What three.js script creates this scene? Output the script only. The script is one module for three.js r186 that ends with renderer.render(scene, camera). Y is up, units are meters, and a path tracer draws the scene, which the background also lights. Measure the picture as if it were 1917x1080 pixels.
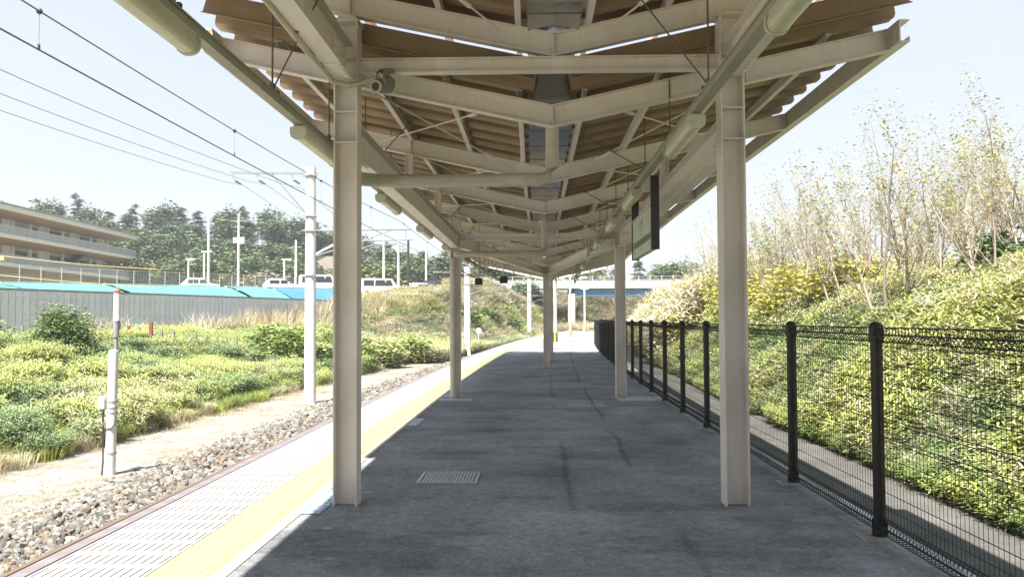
import * as THREE from 'three';
import { mergeGeometries } from 'three/addons/utils/BufferGeometryUtils.js';

// ---------------------------------------------------------------- camera, sky, sun, exposure
const scene = new THREE.Scene();
const camera = new THREE.PerspectiveCamera(37.28, 16 / 9, 0.1, 4000);
camera.position.set(0, 1.55, 0);
camera.rotation.set(0.03623, 0.02406, -0.00489, 'YXZ');
const renderer = new THREE.WebGLRenderer({ antialias: true });
renderer.toneMapping = THREE.LinearToneMapping;
renderer.toneMappingExposure = 4.6;
renderer.shadowMap.enabled = true;

const SUN = new THREE.Vector3(-0.26, 1, 0.355).normalize();
{ // pale spring sky, whitish towards the horizon, a little bluer overhead
  const W = 512, H = 256, d = new Float32Array(W * H * 4), v = new THREE.Vector3();
  for (let j = 0; j < H; j++) for (let i = 0; i < W; i++) {
    const up = ((j + 0.5) / H - 0.5) * Math.PI, a = ((i + 0.5) / W - 0.5) * 2 * Math.PI;
    v.set(Math.cos(a) * Math.cos(up), Math.sin(up), Math.sin(a) * Math.cos(up));
    const y = Math.max(v.y, 0), t = 1 - Math.exp(-y * 2.3), glow = Math.pow(Math.max(0, v.dot(SUN)), 6) * 0.12;
    const wisp = 0.5 + 0.5 * Math.sin(3.1 * v.x + 2.0 * Math.sin(5 * v.z + 2 * v.y)) * Math.sin(2.3 * v.z + 7 * v.y + 1.3 * Math.sin(4 * v.x));
    const k = 0.69 * (v.y < 0 ? Math.max(0.35, 1 + v.y * 2) : 1), h = (1 - t) * 0.035 * wisp;
    const o = (j * W + i) * 4;
    d[o] = (0.266 - 0.085 * t + h + glow) * k; d[o + 1] = (0.280 - 0.05 * t + h * 0.8 + glow) * k; d[o + 2] = (0.296 + 0.01 * t + h * 0.5 + glow) * k; d[o + 3] = 1;
  }
  const sky = new THREE.DataTexture(d, W, H, THREE.RGBAFormat, THREE.FloatType);
  sky.mapping = THREE.EquirectangularReflectionMapping; sky.magFilter = THREE.LinearFilter; sky.minFilter = THREE.LinearFilter; sky.needsUpdate = true;
  scene.background = sky; scene.environment = sky;
}
scene.fog = new THREE.FogExp2(0xe6ecf4, 0.0005);
const sun = new THREE.DirectionalLight(new THREE.Color().setRGB(1, 0.95, 0.86), 3.3);
sun.position.copy(SUN).multiplyScalar(120); sun.target.position.set(0, 0, -20);
sun.castShadow = true; sun.shadow.mapSize.set(4096, 4096);
Object.assign(sun.shadow.camera, { left: -90, right: 90, top: 90, bottom: -90, near: 1, far: 400 });
scene.add(sun, sun.target);

// ---------------------------------------------------------------- helpers
function rng(seed) { let a = seed >>> 0; return () => { a = (a + 0x6d2b79f5) | 0; let t = Math.imul(a ^ (a >>> 15), 1 | a); t = (t + Math.imul(t ^ (t >>> 7), 61 | t)) ^ t; return ((t ^ (t >>> 14)) >>> 0) / 4294967296; }; }
const V = (x, y, z) => new THREE.Vector3(x, y, -z);           // z here is metres ahead of the viewer
const lerp = (a, b, t) => a + (b - a) * t, clamp = (x, a = 0, b = 1) => Math.min(b, Math.max(a, x)), smooth = (a, b, x) => { const t = clamp((x - a) / (b - a)); return t * t * (3 - 2 * t); };
const bend = (z) => z < 9 ? 0 : z < 120 ? 0.00073 * (z - 9) ** 2 : 8.99 + 0.162 * (z - 120);   // the line curves to the right
const heading = (z) => -Math.atan((bend(z + 0.5) - bend(z - 0.5)));
const hash = (x, y) => { let h = Math.imul(x | 0, 374761393) + Math.imul(y | 0, 668265263); h = Math.imul(h ^ (h >>> 13), 1274126177); return ((h ^ (h >>> 16)) >>> 0) / 4294967296; };
function noise(x, y, px = 0, py = 0) {                          // value noise, with a period when px, py are given
  const ix = Math.floor(x), iy = Math.floor(y), fx = x - ix, fy = y - iy, s = fx * fx * (3 - 2 * fx), t = fy * fy * (3 - 2 * fy);
  const g = (a, b) => hash(px ? ((a % px) + px) % px : a, py ? ((b % py) + py) % py : b);
  return lerp(lerp(g(ix, iy), g(ix + 1, iy), s), lerp(g(ix, iy + 1), g(ix + 1, iy + 1), s), t);
}
const fbm = (x, y, o = 4, px = 0, py = 0) => { let v = 0, a = 0.5, n = 0; for (let i = 0; i < o; i++) { v += a * noise(x, y, px, py); n += a; a *= 0.5; x = x * 2 + 17; y = y * 2 + 31; px *= 2; py *= 2; } return v / n; };
function tex(w, h, f, srgb = true) {                            // f(u, v) -> [r, g, b] 0..1 (sRGB values) or a number
  const d = new Uint8Array(w * h * 4);
  for (let j = 0; j < h; j++) for (let i = 0; i < w; i++) { const c = f(i / w, j / h), o = (j * w + i) * 4, a = Array.isArray(c); for (let k = 0; k < 3; k++) d[o + k] = clamp(a ? c[k] : c) * 255; d[o + 3] = 255; }
  const t = new THREE.DataTexture(d, w, h); t.wrapS = t.wrapT = THREE.RepeatWrapping; t.magFilter = THREE.LinearFilter; t.minFilter = THREE.LinearMipmapLinearFilter; t.generateMipmaps = true;
  if (srgb) t.colorSpace = THREE.SRGBColorSpace; t.needsUpdate = true; return t;
}
const rep = (t, x, y) => { const c = t.clone(); c.repeat.set(x, y); c.needsUpdate = true; return c; };
const lin = (r, g, b) => new THREE.Color().setRGB(r, g, b);
const mat = (c, rough = 0.7, o = {}) => new THREE.MeshStandardMaterial({ color: c, roughness: rough, metalness: 0, ...o });

const T = {};
T.mottle = tex(512, 512, (u, v) => { const n = fbm(u * 6, v * 6, 5, 6, 6), m = fbm(u * 40 + 3, v * 40, 3, 40, 40); return 0.80 + 0.16 * n + 0.06 * m; });
T.grain = tex(512, 512, (u, v) => 0.35 + 0.3 * noise(u * 256, v * 256, 256, 256) + 0.35 * noise(u * 128 + 9, v * 128, 128, 128), false);
T.coarse = tex(512, 512, (u, v) => fbm(u * 24, v * 24, 5, 24, 24), false);
T.steel = tex(512, 1024, (u, v) => {                           // brushed-on paint with faint runs and rust-pink stains
  const run = fbm(u * 30, v * 3, 3, 30, 3), big = fbm(u * 4 + 5, v * 4, 4, 4, 4), st = smooth(0.62, 0.8, fbm(u * 9 + 40, v * 5 + 7, 4, 9, 5));
  const b = 0.86 + 0.08 * big + 0.05 * run; return [b, b - 0.035 * st, b - 0.07 * st];
});

const uvBox = (g) => {                                          // flat mapping in metres for each face
  if (g.index) g = g.toNonIndexed();
  const p = g.attributes.position, uv = new Float32Array(p.count * 2), a = new THREE.Vector3(), b = new THREE.Vector3(), c = new THREE.Vector3(), n = new THREE.Vector3();
  for (let i = 0; i < p.count; i += 3) {
    a.fromBufferAttribute(p, i); b.fromBufferAttribute(p, i + 1); c.fromBufferAttribute(p, i + 2);
    n.copy(b).sub(a).cross(c.clone().sub(a)); const x = Math.abs(n.x), y = Math.abs(n.y), z = Math.abs(n.z);
    [a, b, c].forEach((q, k) => { const o = (i + k) * 2; if (y >= x && y >= z) { uv[o] = q.x; uv[o + 1] = q.z; } else if (x >= z) { uv[o] = q.z; uv[o + 1] = q.y; } else { uv[o] = q.x; uv[o + 1] = q.y; } });
  }
  g.setAttribute('uv', new THREE.BufferAttribute(uv, 2)); return g;
};
const merge = (list) => { const l = list.flat(Infinity).map((g) => { const h = g.index ? g.toNonIndexed() : g; for (const k of Object.keys(h.attributes)) if (!['position', 'normal', 'uv'].includes(k)) h.deleteAttribute(k); if (!h.attributes.uv) h.setAttribute('uv', new THREE.BufferAttribute(new Float32Array(h.attributes.position.count * 2), 2)); return h; }); return l.length === 1 ? l[0] : mergeGeometries(l); };
const box = (w, h, d, x = 0, y = 0, z = 0) => new THREE.BoxGeometry(w, h, d).translate(x, y, z);
const cyl = (r0, r1, h, x = 0, y = 0, z = 0, n = 16) => new THREE.CylinderGeometry(r1, r0, h, n).translate(x, y + h / 2, z);   // r0 at the foot
function basis(p0, p1, up = new THREE.Vector3(0, 1, 0)) {       // z axis along p0 -> p1
  const z = p1.clone().sub(p0), L = z.length(); z.normalize(); const x = up.clone().cross(z); if (x.lengthSq() < 1e-6) x.set(1, 0, 0); x.normalize();
  const m = new THREE.Matrix4().makeBasis(x, z.clone().cross(x), z); m.setPosition(p0.clone().add(p1).multiplyScalar(0.5)); return [m, L];
}
const bar = (p0, p1, w, h, up) => { const [m, L] = basis(p0, p1, up); return new THREE.BoxGeometry(w, h, L).applyMatrix4(m); };
const rod = (p0, p1, r, n = 8, r1 = r) => { const [m, L] = basis(p0, p1); return new THREE.CylinderGeometry(r1, r, L, n).rotateX(Math.PI / 2).applyMatrix4(m); };
const hbeam = (p0, p1, w, h, tf = 0.012, tw = 0.008) => { const [m, L] = basis(p0, p1); return merge([box(w, tf, L, 0, h / 2 - tf / 2, 0), box(w, tf, L, 0, -h / 2 + tf / 2, 0), box(tw, h - 2 * tf, L)]).applyMatrix4(m); };
function wire(pts, r, n = 4) {                                  // cheap tube along points
  const pos = [], idx = [], up = new THREE.Vector3(0.13, 0.97, 0.21), t = new THREE.Vector3(), x = new THREE.Vector3(), y = new THREE.Vector3();
  pts.forEach((p, i) => {
    t.copy(pts[Math.min(i + 1, pts.length - 1)]).sub(pts[Math.max(i - 1, 0)]).normalize();
    x.copy(Math.abs(t.dot(up)) > 0.95 ? new THREE.Vector3(1, 0.1, 0) : up).cross(t).normalize(); y.copy(t).cross(x);
    const rr = Array.isArray(r) ? r[i] : r;
    for (let k = 0; k < n; k++) { const a = (k / n) * 2 * Math.PI; pos.push(p.x + rr * (Math.cos(a) * x.x + Math.sin(a) * y.x), p.y + rr * (Math.cos(a) * x.y + Math.sin(a) * y.y), p.z + rr * (Math.cos(a) * x.z + Math.sin(a) * y.z)); }
    if (i) for (let k = 0; k < n; k++) { const a = (i - 1) * n + k, b = (i - 1) * n + (k + 1) % n; idx.push(a, b, a + n, b, b + n, a + n); }
  });
  const g = new THREE.BufferGeometry(); g.setAttribute('position', new THREE.Float32BufferAttribute(pos, 3)); g.setIndex(idx); g.computeVertexNormals(); return g;
}
const taken = new Map();
const numbered = (n) => { const k = taken.get(n) ?? 0; taken.set(n, k + 1); return k ? n + '_' + String(k).padStart(3, '0') : n; };
function thing(name, label, category, pos = null, turn = 0, group = null) {
  const o = new THREE.Group(); o.name = numbered(name); o.userData = { label, category }; if (group) o.userData.group = group;
  if (pos) o.position.copy(pos); o.rotation.y = turn; scene.add(o); return o;
}
function part(parent, name, geos, m, keepUV = false) {
  let g = Array.isArray(geos) ? merge(geos) : geos; if (!keepUV) g = uvBox(g);
  const o = new THREE.Mesh(g, m); o.name = name; o.castShadow = o.receiveShadow = true; parent.add(o); return o;
}
function share(parent, name, g, m, pos, turn = 0) { const o = new THREE.Mesh(g, m); o.name = name; o.castShadow = o.receiveShadow = true; if (pos) o.position.copy(pos); o.rotation.y = turn; parent.add(o); return o; }
function setting(name, geos, m, keepUV = false) { const o = part(scene, numbered(name), geos, m, keepUV); o.userData = { kind: 'structure' }; return o; }
function mass(name, label, category) { const o = new THREE.Group(); o.name = numbered(name); o.userData = { label, category, kind: 'stuff' }; scene.add(o); return o; }
function stuff(name, label, category, geo, m, list, parent = scene) {   // list of [Matrix4, Color]
  const o = new THREE.InstancedMesh(geo, m, list.length); o.name = parent === scene ? numbered(name) : name; o.castShadow = o.receiveShadow = true;
  list.forEach(([mm, c], i) => { o.setMatrixAt(i, mm); if (c) o.setColorAt(i, c); });
  o.userData = parent === scene ? { label, category, kind: 'stuff' } : { kind: 'stuff' }; parent.add(o); return o;
}
function copy(o, label) { const c = o.clone(); c.name = numbered(o.name.replace(/_\d{3}$/, '')); c.userData = { ...o.userData }; if (label) c.userData.label = label; scene.add(c); return c; }
function strip(u0, u1, z0, z1, y, step = 1) {                   // a level ribbon along the curving line; uv in metres
  const pos = [], uv = [], idx = [], n = Math.max(1, Math.ceil((z1 - z0) / step));
  for (let i = 0; i <= n; i++) { const z = lerp(z0, z1, i / n), b = bend(z), y0 = typeof y === 'function' ? y(z) : y; pos.push(u0 + b, y0, -z, u1 + b, y0, -z); uv.push(u0, z, u1, z); if (i) { const a = (i - 1) * 2; idx.push(a, a + 1, a + 2, a + 1, a + 3, a + 2); } }
  const g = new THREE.BufferGeometry(); g.setAttribute('position', new THREE.Float32BufferAttribute(pos, 3)); g.setAttribute('uv', new THREE.Float32BufferAttribute(uv, 2)); g.setIndex(idx); g.computeVertexNormals(); return g;
}
const extrude = (pts, depth, bevel = 0) => { const s = new THREE.Shape(pts.map(([x, y]) => new THREE.Vector2(x, y))); return new THREE.ExtrudeGeometry(s, { depth, bevelEnabled: bevel > 0, bevelSize: bevel, bevelThickness: bevel, bevelSegments: 1, steps: 1 }); };

// ---------------------------------------------------------------- materials
const M = {
  paint: mat(lin(0.85, 0.785, 0.75), 0.55, { map: T.steel }),
  roof: mat(lin(0.35, 0.25, 0.165), 0.6, { map: T.steel }),
  galv: mat(lin(0.55, 0.56, 0.57), 0.32, { metalness: 0.85, map: T.mottle, roughnessMap: T.coarse }),
  pipe: mat(lin(0.62, 0.57, 0.50), 0.45, { map: T.mottle }),
  rod: mat(lin(0.12, 0.10, 0.09), 0.6),
  dark: mat(lin(0.035, 0.035, 0.038), 0.5),
  lampBody: mat(lin(0.66, 0.64, 0.52), 0.5, { map: T.mottle }),
  lampCover: new THREE.MeshPhysicalMaterial({ color: lin(0.86, 0.84, 0.66), roughness: 0.35, map: T.mottle, transmission: 0.25, thickness: 0 }),
  duct: mat(lin(0.38, 0.37, 0.30), 0.5, { map: T.mottle }),
  concrete: mat(lin(0.52, 0.51, 0.48), 0.85, { map: T.mottle, bumpMap: T.grain, bumpScale: 0.002 }),
  pole: mat(lin(0.84, 0.83, 0.82), 0.8, { map: T.mottle }),
  white: mat(lin(0.85, 0.85, 0.84), 0.6, { map: T.mottle }),
  grey: mat(lin(0.33, 0.34, 0.35), 0.6, { map: T.mottle }),
  fence: mat(lin(0.014, 0.013, 0.013), 0.42),
};

// ---------------------------------------------------------------- terrain
const WALL0 = [-31.6, 50], WALL1 = [-16.5, 95];                  // the hoarding, from its near end to its far end
const wallDir = [WALL1[0] - WALL0[0], WALL1[1] - WALL0[1]], wallLen = Math.hypot(...wallDir);
const behindWall = (x, z) => -((x - WALL0[0]) * wallDir[1] - (z - WALL0[1]) * wallDir[0]) / wallLen;   // metres behind it
function ground(x, z) {
  const u = x - bend(z), n = (fbm(x * 0.45 + 50, z * 0.45 + 9, 3) - 0.5);
  let y;
  if (u > 2.4) {
    const far = smooth(110, 170, z);
    y = u < 5.9 ? -1.0 : u < 9.4 ? lerp(-1.0, 1.95, smooth(5.6, 9.7, u)) : lerp(1.95, 2.55, smooth(9.2, 15, u)) + 0.02 * Math.max(0, u - 15);
    if (u > 5.9) y += n * 0.5 * smooth(5.9, 7, u);
    y = lerp(y, 5.2 + n, Math.max(far * smooth(7, 26, u), smooth(153, 176, z) * smooth(2.6, 5.5, u)));
  } else if (u > -3.05) y = -1.12;
  else {
    const bed = u > -6.3 ? -1.12 : lerp(-1.12, -1.52, smooth(-6.2, -7.7, u));
    const foot = lerp(-11.2, -8.8, smooth(55, 95, z));
    const gentle = u > foot ? bed : lerp(-1.52, 0.0, clamp((foot - u) / 10.5)) + n * 0.35 * smooth(0, 1.5, foot - u);
    const steep = u > foot ? bed : lerp(-1.52, lerp(4.0, 7.0, smooth(92, 130, z)), smooth(0, 8.6, foot - u)) + n * 0.7 * smooth(0, 2, foot - u);
    const s = smooth(66, 100, z);
    y = lerp(gentle, steep, s);
    const d = behindWall(x, z);
    if (d > 0.02 && u < foot) { const al = clamp(((x - WALL0[0]) * wallDir[0] + (z - WALL0[1]) * wallDir[1]) / wallLen / wallLen, -0.3, 1.2), lot = lerp(2.75, lerp(3.75, 4.8, al), smooth(0.3, 5.4, d)) + lerp(1.3, 0.5, clamp(al)) * smooth(6, 60, d); y = Math.max(lerp(y, lot, smooth(0.05, 0.4, d)), lerp(y, lot, s)); }
    y += 15.5 * smooth(168, 260, z + Math.max(0, -60 - x) * 0.3) * smooth(-10, -75, x) + 3 * smooth(160, 230, z);
  }
  if (z > 150) y = lerp(y, Math.max(y, 5.6), Math.max(smooth(153, 174, z) * smooth(-2.4, 1, u), smooth(164, 178, z)));
  y += 20 * smooth(330, 1100, Math.hypot(x, z)) * (0.4 + fbm(x * 0.004, z * 0.004, 3));
  return y;
}
T.soil = tex(1024, 1024, (u, v) => { const a = fbm(u * 8, v * 8, 5, 8, 8), b = fbm(u * 60 + 7, v * 60, 3, 60, 60), g = smooth(0.42, 0.6, a); return [lerp(0.62, 0.50, g) * (0.65 + 0.6 * b), lerp(0.57, 0.53, g) * (0.65 + 0.6 * b), lerp(0.43, 0.29, g) * (0.65 + 0.6 * b)]; });
T.path = tex(1024, 1024, (u, v) => { const a = fbm(u * 5 + 2, v * 5, 5, 5, 5), b = fbm(u * 70, v * 70, 3, 70, 70), d = 0.5 * smooth(0.52, 0.68, fbm(u * 9 + 8, v * 9 + 3, 4, 9, 9)); const k = 0.72 + 0.5 * b; return [(0.64 + 0.1 * a) * k, lerp(0.635 + 0.1 * a, 0.58, d) * k, lerp(0.615 + 0.1 * a, 0.49, d) * k]; });
{
  const xs = [], zs = []; // finer near the line
  for (let x = -900; x <= 900; x += Math.abs(x) < 45 ? 0.5 : Math.abs(x) < 130 ? 4 : 40) xs.push(x);
  for (let z = -60; z <= 1500; z += z < -10 ? 10 : z < 110 ? 0.7 : z < 280 ? 4 : 45) zs.push(z);
  const pos = [], uv = [], idx = [], w = xs.length;
  zs.forEach((z, j) => xs.forEach((x, i) => { pos.push(x, ground(x, Math.max(z, -5)), -z); uv.push(x / 7, z / 7); if (i && j) { const a = (j - 1) * w + i - 1; idx.push(a, a + 1, a + w, a + 1, a + w + 1, a + w); } }));
  const g = new THREE.BufferGeometry(); g.setAttribute('position', new THREE.Float32BufferAttribute(pos, 3)); g.setAttribute('uv', new THREE.Float32BufferAttribute(uv, 2)); g.setIndex(idx); g.computeVertexNormals();
  setting('ground', g, mat(lin(0.8, 0.8, 0.75), 0.95, { map: T.soil, bumpMap: T.coarse, bumpScale: 0.03 }), true);
}
// dirt path beside the line
{
  const pos = [], uv = [], idx = [], us = [-7.75, -8.0, -8.6, -9.4, -10.2, -10.9, -11.6], w = us.length; let j = 0;
  for (let z = -6; z < 110; z += 0.8, j++) us.forEach((u, i) => { const uu = u + (i === w - 1 ? (noise(z * 0.5, 3) - 0.5) * 1.2 : 0), x = uu + bend(z); pos.push(x, ground(x, z) + 0.02 + 0.03 * noise(x * 2, z * 2), -z); uv.push(x / 3.7, z / 3.7); if (i && j) { const a = (j - 1) * w + i - 1; idx.push(a + 1, a, a + w, a + 1, a + w, a + w + 1); } });
  const g = new THREE.BufferGeometry(); g.setAttribute('position', new THREE.Float32BufferAttribute(pos, 3)); g.setAttribute('uv', new THREE.Float32BufferAttribute(uv, 2)); g.setIndex(idx); g.computeVertexNormals();
  setting('dirt_path', g, mat(lin(0.60, 0.585, 0.56), 0.95, { map: T.path, bumpMap: T.coarse, bumpScale: 0.03 }), true);
}
setting('track_bed', strip(-6.35, -3.16, -12, 140, (z) => -1.06, 2), mat(lin(0.20, 0.18, 0.16), 0.95, { map: rep(T.mottle, 0.5, 0.5), bumpMap: rep(T.coarse, 0.7, 0.7), bumpScale: 0.05 }), true);
T.road = tex(1024, 1024, (u, v) => { const a = fbm(u * 6, v * 6, 5, 6, 6), b = noise(u * 300, v * 300, 300, 300); return 0.62 + 0.3 * a + 0.14 * (b - 0.5); });
setting('lower_road', strip(4.3, 6.5, -10, 120, -0.962, 2), mat(lin(0.20, 0.19, 0.18), 0.9, { map: rep(T.road, 0.2, 0.2), bumpMap: rep(T.grain, 0.8, 0.8), bumpScale: 0.004 }), true);
setting('concrete_apron', strip(2.5, 4.32, -10, 100, -0.955, 2), mat(lin(0.85, 0.85, 0.83), 0.85, { map: rep(T.road, 0.3, 0.3) }), true);

// ---------------------------------------------------------------- platform
const PL = new THREE.Group(); PL.name = 'platform'; PL.userData = { kind: 'structure' }; scene.add(PL);
T.asphalt = tex(1024, 2048, (u, v) => {                        // 4.5 m x 36 m; u 0 at the yellow line, v along the platform
  const x = u * 4.5, z = v * 36;
  const a = fbm(x * 0.9 + 3, z * 0.45, 5), b = fbm(x * 2.3 + 11, z * 1.5 + 4, 4), g = hash(u * 1024, v * 2048), st = fbm(x * 1.1 + 31, z * 2.4 + 70, 5), sk = fbm(x * 0.8 + 90, z * 5 + 7, 4);
  let k = 0.62 + 0.20 * (a - 0.5) + 0.15 * (b - 0.5) + 0.16 * (g - 0.5) + 0.10 * (noise(x * 26, z * 26) - 0.5);
  k -= 0.09 * smooth(0.5, 0.72, st) - 0.05 * (sk - 0.5) + 0.04 * smooth(0.6, 0.7, fbm(x * 9, z * 12, 3));                          // damp-looking tyre and boot stains
  const w1 = 1.32 + 0.05 * (noise(z * 1.3, 5) - 0.5), w2 = 2.95 + 0.08 * (noise(z * 0.9, 15) - 0.5);
  k -= 0.10 * Math.exp(-(((x - w1 - 0.9) / 0.035) ** 2)) * smooth(0.35, 0.6, noise(z * 0.8, 2)) + 0.13 * Math.exp(-(((x - w2) / 0.03) ** 2)) * smooth(0.3, 0.55, noise(z * 0.7, 8));
  for (const s of [[0.35, 6.4], [0.45, 8.9], [0.25, 10.4], [0.55, 5.6], [0.4, 7.75]]) k += 0.12 * smooth(0.05, 0.02, Math.hypot(x - s[0], (z - s[1]) * 0.9 + 0.02 * noise(x * 60, z * 60)));
  return [k * 0.98, k * 1.0, k * 1.02];
});
const aspMat = mat(lin(0.78, 0.77, 0.775), 0.85, { map: T.asphalt, bumpMap: rep(T.grain, 9, 72), bumpScale: 0.004, roughnessMap: null });
{
  const g = strip(-1.9, 2.55, -50, 112, 0, 1), uv = g.attributes.uv;
  for (let i = 0; i < uv.count; i++) uv.setXY(i, (uv.getX(i) + 1.9) / 4.52, uv.getY(i) / 36);
  part(PL, 'asphalt_surface', g, aspMat, true);
  // retained body under the surface
  const body = []; for (let z = -50; z < 112; z += 4) { const b = (bend(z) + bend(z + 4)) / 2; body.push(bar(V(bend(z) - 0.32, -0.66, z), V(bend(z + 4) - 0.32, -0.66, z + 4), 5.66, 1.28)); }
  part(PL, 'platform_wall', body, M.concrete);
  const kerb = []; for (let z = -50; z < 112; z += 4) kerb.push(bar(V(bend(z) - 3.14, -0.085, z), V(bend(z + 4) - 3.14, -0.085, z + 4), 0.1, 0.19));
  part(PL, 'edge_beam', kerb, mat(lin(0.24, 0.21, 0.23), 0.7, { map: T.mottle }));
  part(PL, 'edge_strip', strip(-3.08, -1.86, -50, 112, -0.016, 1), mat(lin(0.13, 0.125, 0.12), 0.9), true);
  part(PL, 'margin_strip', strip(-1.955, -1.865, -50, 112, 0.006, 1), mat(lin(0.52, 0.48, 0.38), 0.8, { map: T.mottle }), true);
}
{ // slotted edge tiles, 0.36 x 0.3 m
  const sh = new THREE.Shape([[-0.177, -0.147], [0.177, -0.147], [0.177, 0.147], [-0.177, 0.147]].map((p) => new THREE.Vector2(...p)));
  for (let k = 0; k < 6; k++) { const x = -0.15 + k * 0.06; sh.holes.push(new THREE.Path([[x - 0.008, -0.115], [x - 0.008, 0.115], [x + 0.008, 0.115], [x + 0.008, -0.115]].map((p) => new THREE.Vector2(...p)))); }
  const tile = uvBox(new THREE.ExtrudeGeometry(sh, { depth: 0.021, bevelEnabled: false }).rotateX(-Math.PI / 2).translate(0, -0.0155, 0));
  const ms = [0.60, 0.57, 0.63].map((k) => mat(lin(k, k * 0.985, k * 0.95), 0.85, { map: rep(T.mottle, 0.8, 0.8) })), rest = [], r = rng(4);
  const place = (u, z) => V(u + bend(z), r() * 0.0012, z);
  let row = 0;
  for (let z = 4.35; z < 62; z += 0.3, row++) for (const u of [-2.90, -2.54]) {
    const p = place(u, z), t = heading(z);
    if (row < 52) share(PL, 'edge_tile', tile, ms[(r() * 3) | 0], p, t);
    else rest.push([new THREE.Matrix4().makeRotationY(t).setPosition(p), null]);
  }
  stuff('edge_tiles', '', '', tile, ms[0], rest, PL);
  part(PL, 'edge_paving', [strip(-3.085, -2.36, 62, 112, 0.004, 1), strip(-3.085, -2.36, -50, 4.2, 0.004, 1)], ms[0], true);
}
{ // yellow warning tiles with domes and an inner bar
  const geo = [box(0.297, 0.02, 0.297, 0, -0.003, 0)];
  for (let i = 0; i < 5; i++) for (let j = 0; j < 5; j++) geo.push(new THREE.CylinderGeometry(0.006, 0.012, 0.005, 7, 1).translate(-0.12 + i * 0.06, 0.0095, -0.12 + j * 0.06));
  geo.push(box(0.09, 0.02, 0.297, 0.199, -0.003, 0), box(0.022, 0.004, 0.26, 0.199, 0.009, 0));
  const tile = uvBox(merge(geo)), ms = [0, 1, 2].map((k) => mat(lin(0.60 + 0.02 * k, 0.58 + 0.025 * k, 0.23), 0.75, { map: rep(T.mottle, 0.7, 0.7) })), rest = [], r = rng(9);
  let row = 0;
  for (let z = 4.35; z < 50; z += 0.3, row++) {
    const p = V(-2.20 + bend(z), r() * 0.001, z), t = heading(z);
    if (row < 60) share(PL, 'tactile_tile', tile, ms[(r() * 3) | 0], p, t); else rest.push([new THREE.Matrix4().makeRotationY(t).setPosition(p), null]);
  }
  stuff('tactile_tiles', '', '', tile, ms[0], rest, PL);
  part(PL, 'tactile_paving', [strip(-2.35, -1.96, 50, 112, 0.006, 1), strip(-2.35, -1.96, -50, 4.2, 0.006, 1)], ms[0], true);
}
for (const [x, w, z, d, h] of [[-1.55, 0.62, 16.55, 0.42, 0.012], [2.0, 0.86, 16.6, 0.75, 0.014]]) part(PL, 'footing_pad', [box(w, h, d, x + 0.05, h / 2, -z)], mat(lin(0.55, 0.56, 0.57), 0.8, { map: T.mottle }));

{ // steel access cover
  const t = thing('access_cover', 'ribbed galvanised steel access cover set in the shaded asphalt', 'cover', V(-0.825, 0.002, 8.42));
  const w = 0.58, d = 0.58, fm = mat(lin(0.60, 0.62, 0.63), 0.5, { metalness: 0.15, map: T.mottle });
  part(t, 'frame', [box(w, 0.012, 0.03, 0, 0.006, d / 2 - 0.015), box(w, 0.012, 0.03, 0, 0.006, -d / 2 + 0.015), box(0.03, 0.012, d - 0.06, w / 2 - 0.015, 0.006, 0), box(0.03, 0.012, d - 0.06, -w / 2 + 0.015, 0.006, 0)], fm);
  const plate = part(t, 'plate', [box(w - 0.07, 0.003, d - 0.07, 0, 0.0015, 0)], mat(lin(0.20, 0.21, 0.22), 0.5, { metalness: 0.5 }));
  const slat = uvBox(new THREE.CylinderGeometry(0.011, 0.011, d - 0.08, 8, 1, false).rotateX(Math.PI / 2).scale(1, 0.7, 1));
  for (let k = 0; k < 16; k++) share(t, 'slat', slat, fm, new THREE.Vector3(-0.232 + k * 0.031, 0.004, 0));
  part(t, 'lifting_handle', [new THREE.TorusGeometry(0.02, 0.005, 6, 14).rotateX(Math.PI / 2).translate(0, 0.014, 0)], fm);
}
{ // pale blue floor stickers beside the yellow line
  const c = document.createElement('canvas'); c.width = 128; c.height = 640; const x = c.getContext('2d');
  x.fillStyle = '#8fb9de'; x.fillRect(0, 0, 128, 640); x.fillStyle = '#e9eff4';
  x.fillRect(14, 90, 100, 84); x.fillRect(10, 214, 108, 20); x.fillStyle = '#cfe6ea'; x.fillRect(16, 250, 96, 120);
  x.fillStyle = '#7fae9f'; x.fillRect(36, 280, 60, 12); x.fillRect(36, 280, 12, 60); x.fillRect(84, 280, 12, 60); x.fillRect(36, 328, 60, 12);
  x.fillStyle = '#eef3f6'; x.fillRect(8, 392, 112, 40); x.fillRect(22, 456, 30, 120); x.fillRect(76, 456, 30, 120); x.fillRect(22, 500, 84, 22); x.fillRect(10, 596, 108, 18);
  const t = new THREE.CanvasTexture(c); t.colorSpace = THREE.SRGBColorSpace;
  const m = mat(lin(0.62, 0.62, 0.62), 0.6, { map: t });
  const g = new THREE.PlaneGeometry(0.16, 1.0).rotateX(-Math.PI / 2);
  for (const [z, label] of [[7.35, 'pale blue lettered floor sticker in front of the near left column'], [13.0, 'pale blue floor sticker on the sunlit margin halfway to the second column'], [17.6, 'pale blue floor sticker beside the second left column']]) {
    const o = new THREE.Mesh(g, m); o.name = numbered('floor_sticker'); o.position.copy(V(-1.79 + bend(z), 0.006, z)); o.userData = { label, category: 'sticker', group: 'floor stickers beside the yellow line' }; o.receiveShadow = true; scene.add(o);
  }
}

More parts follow.
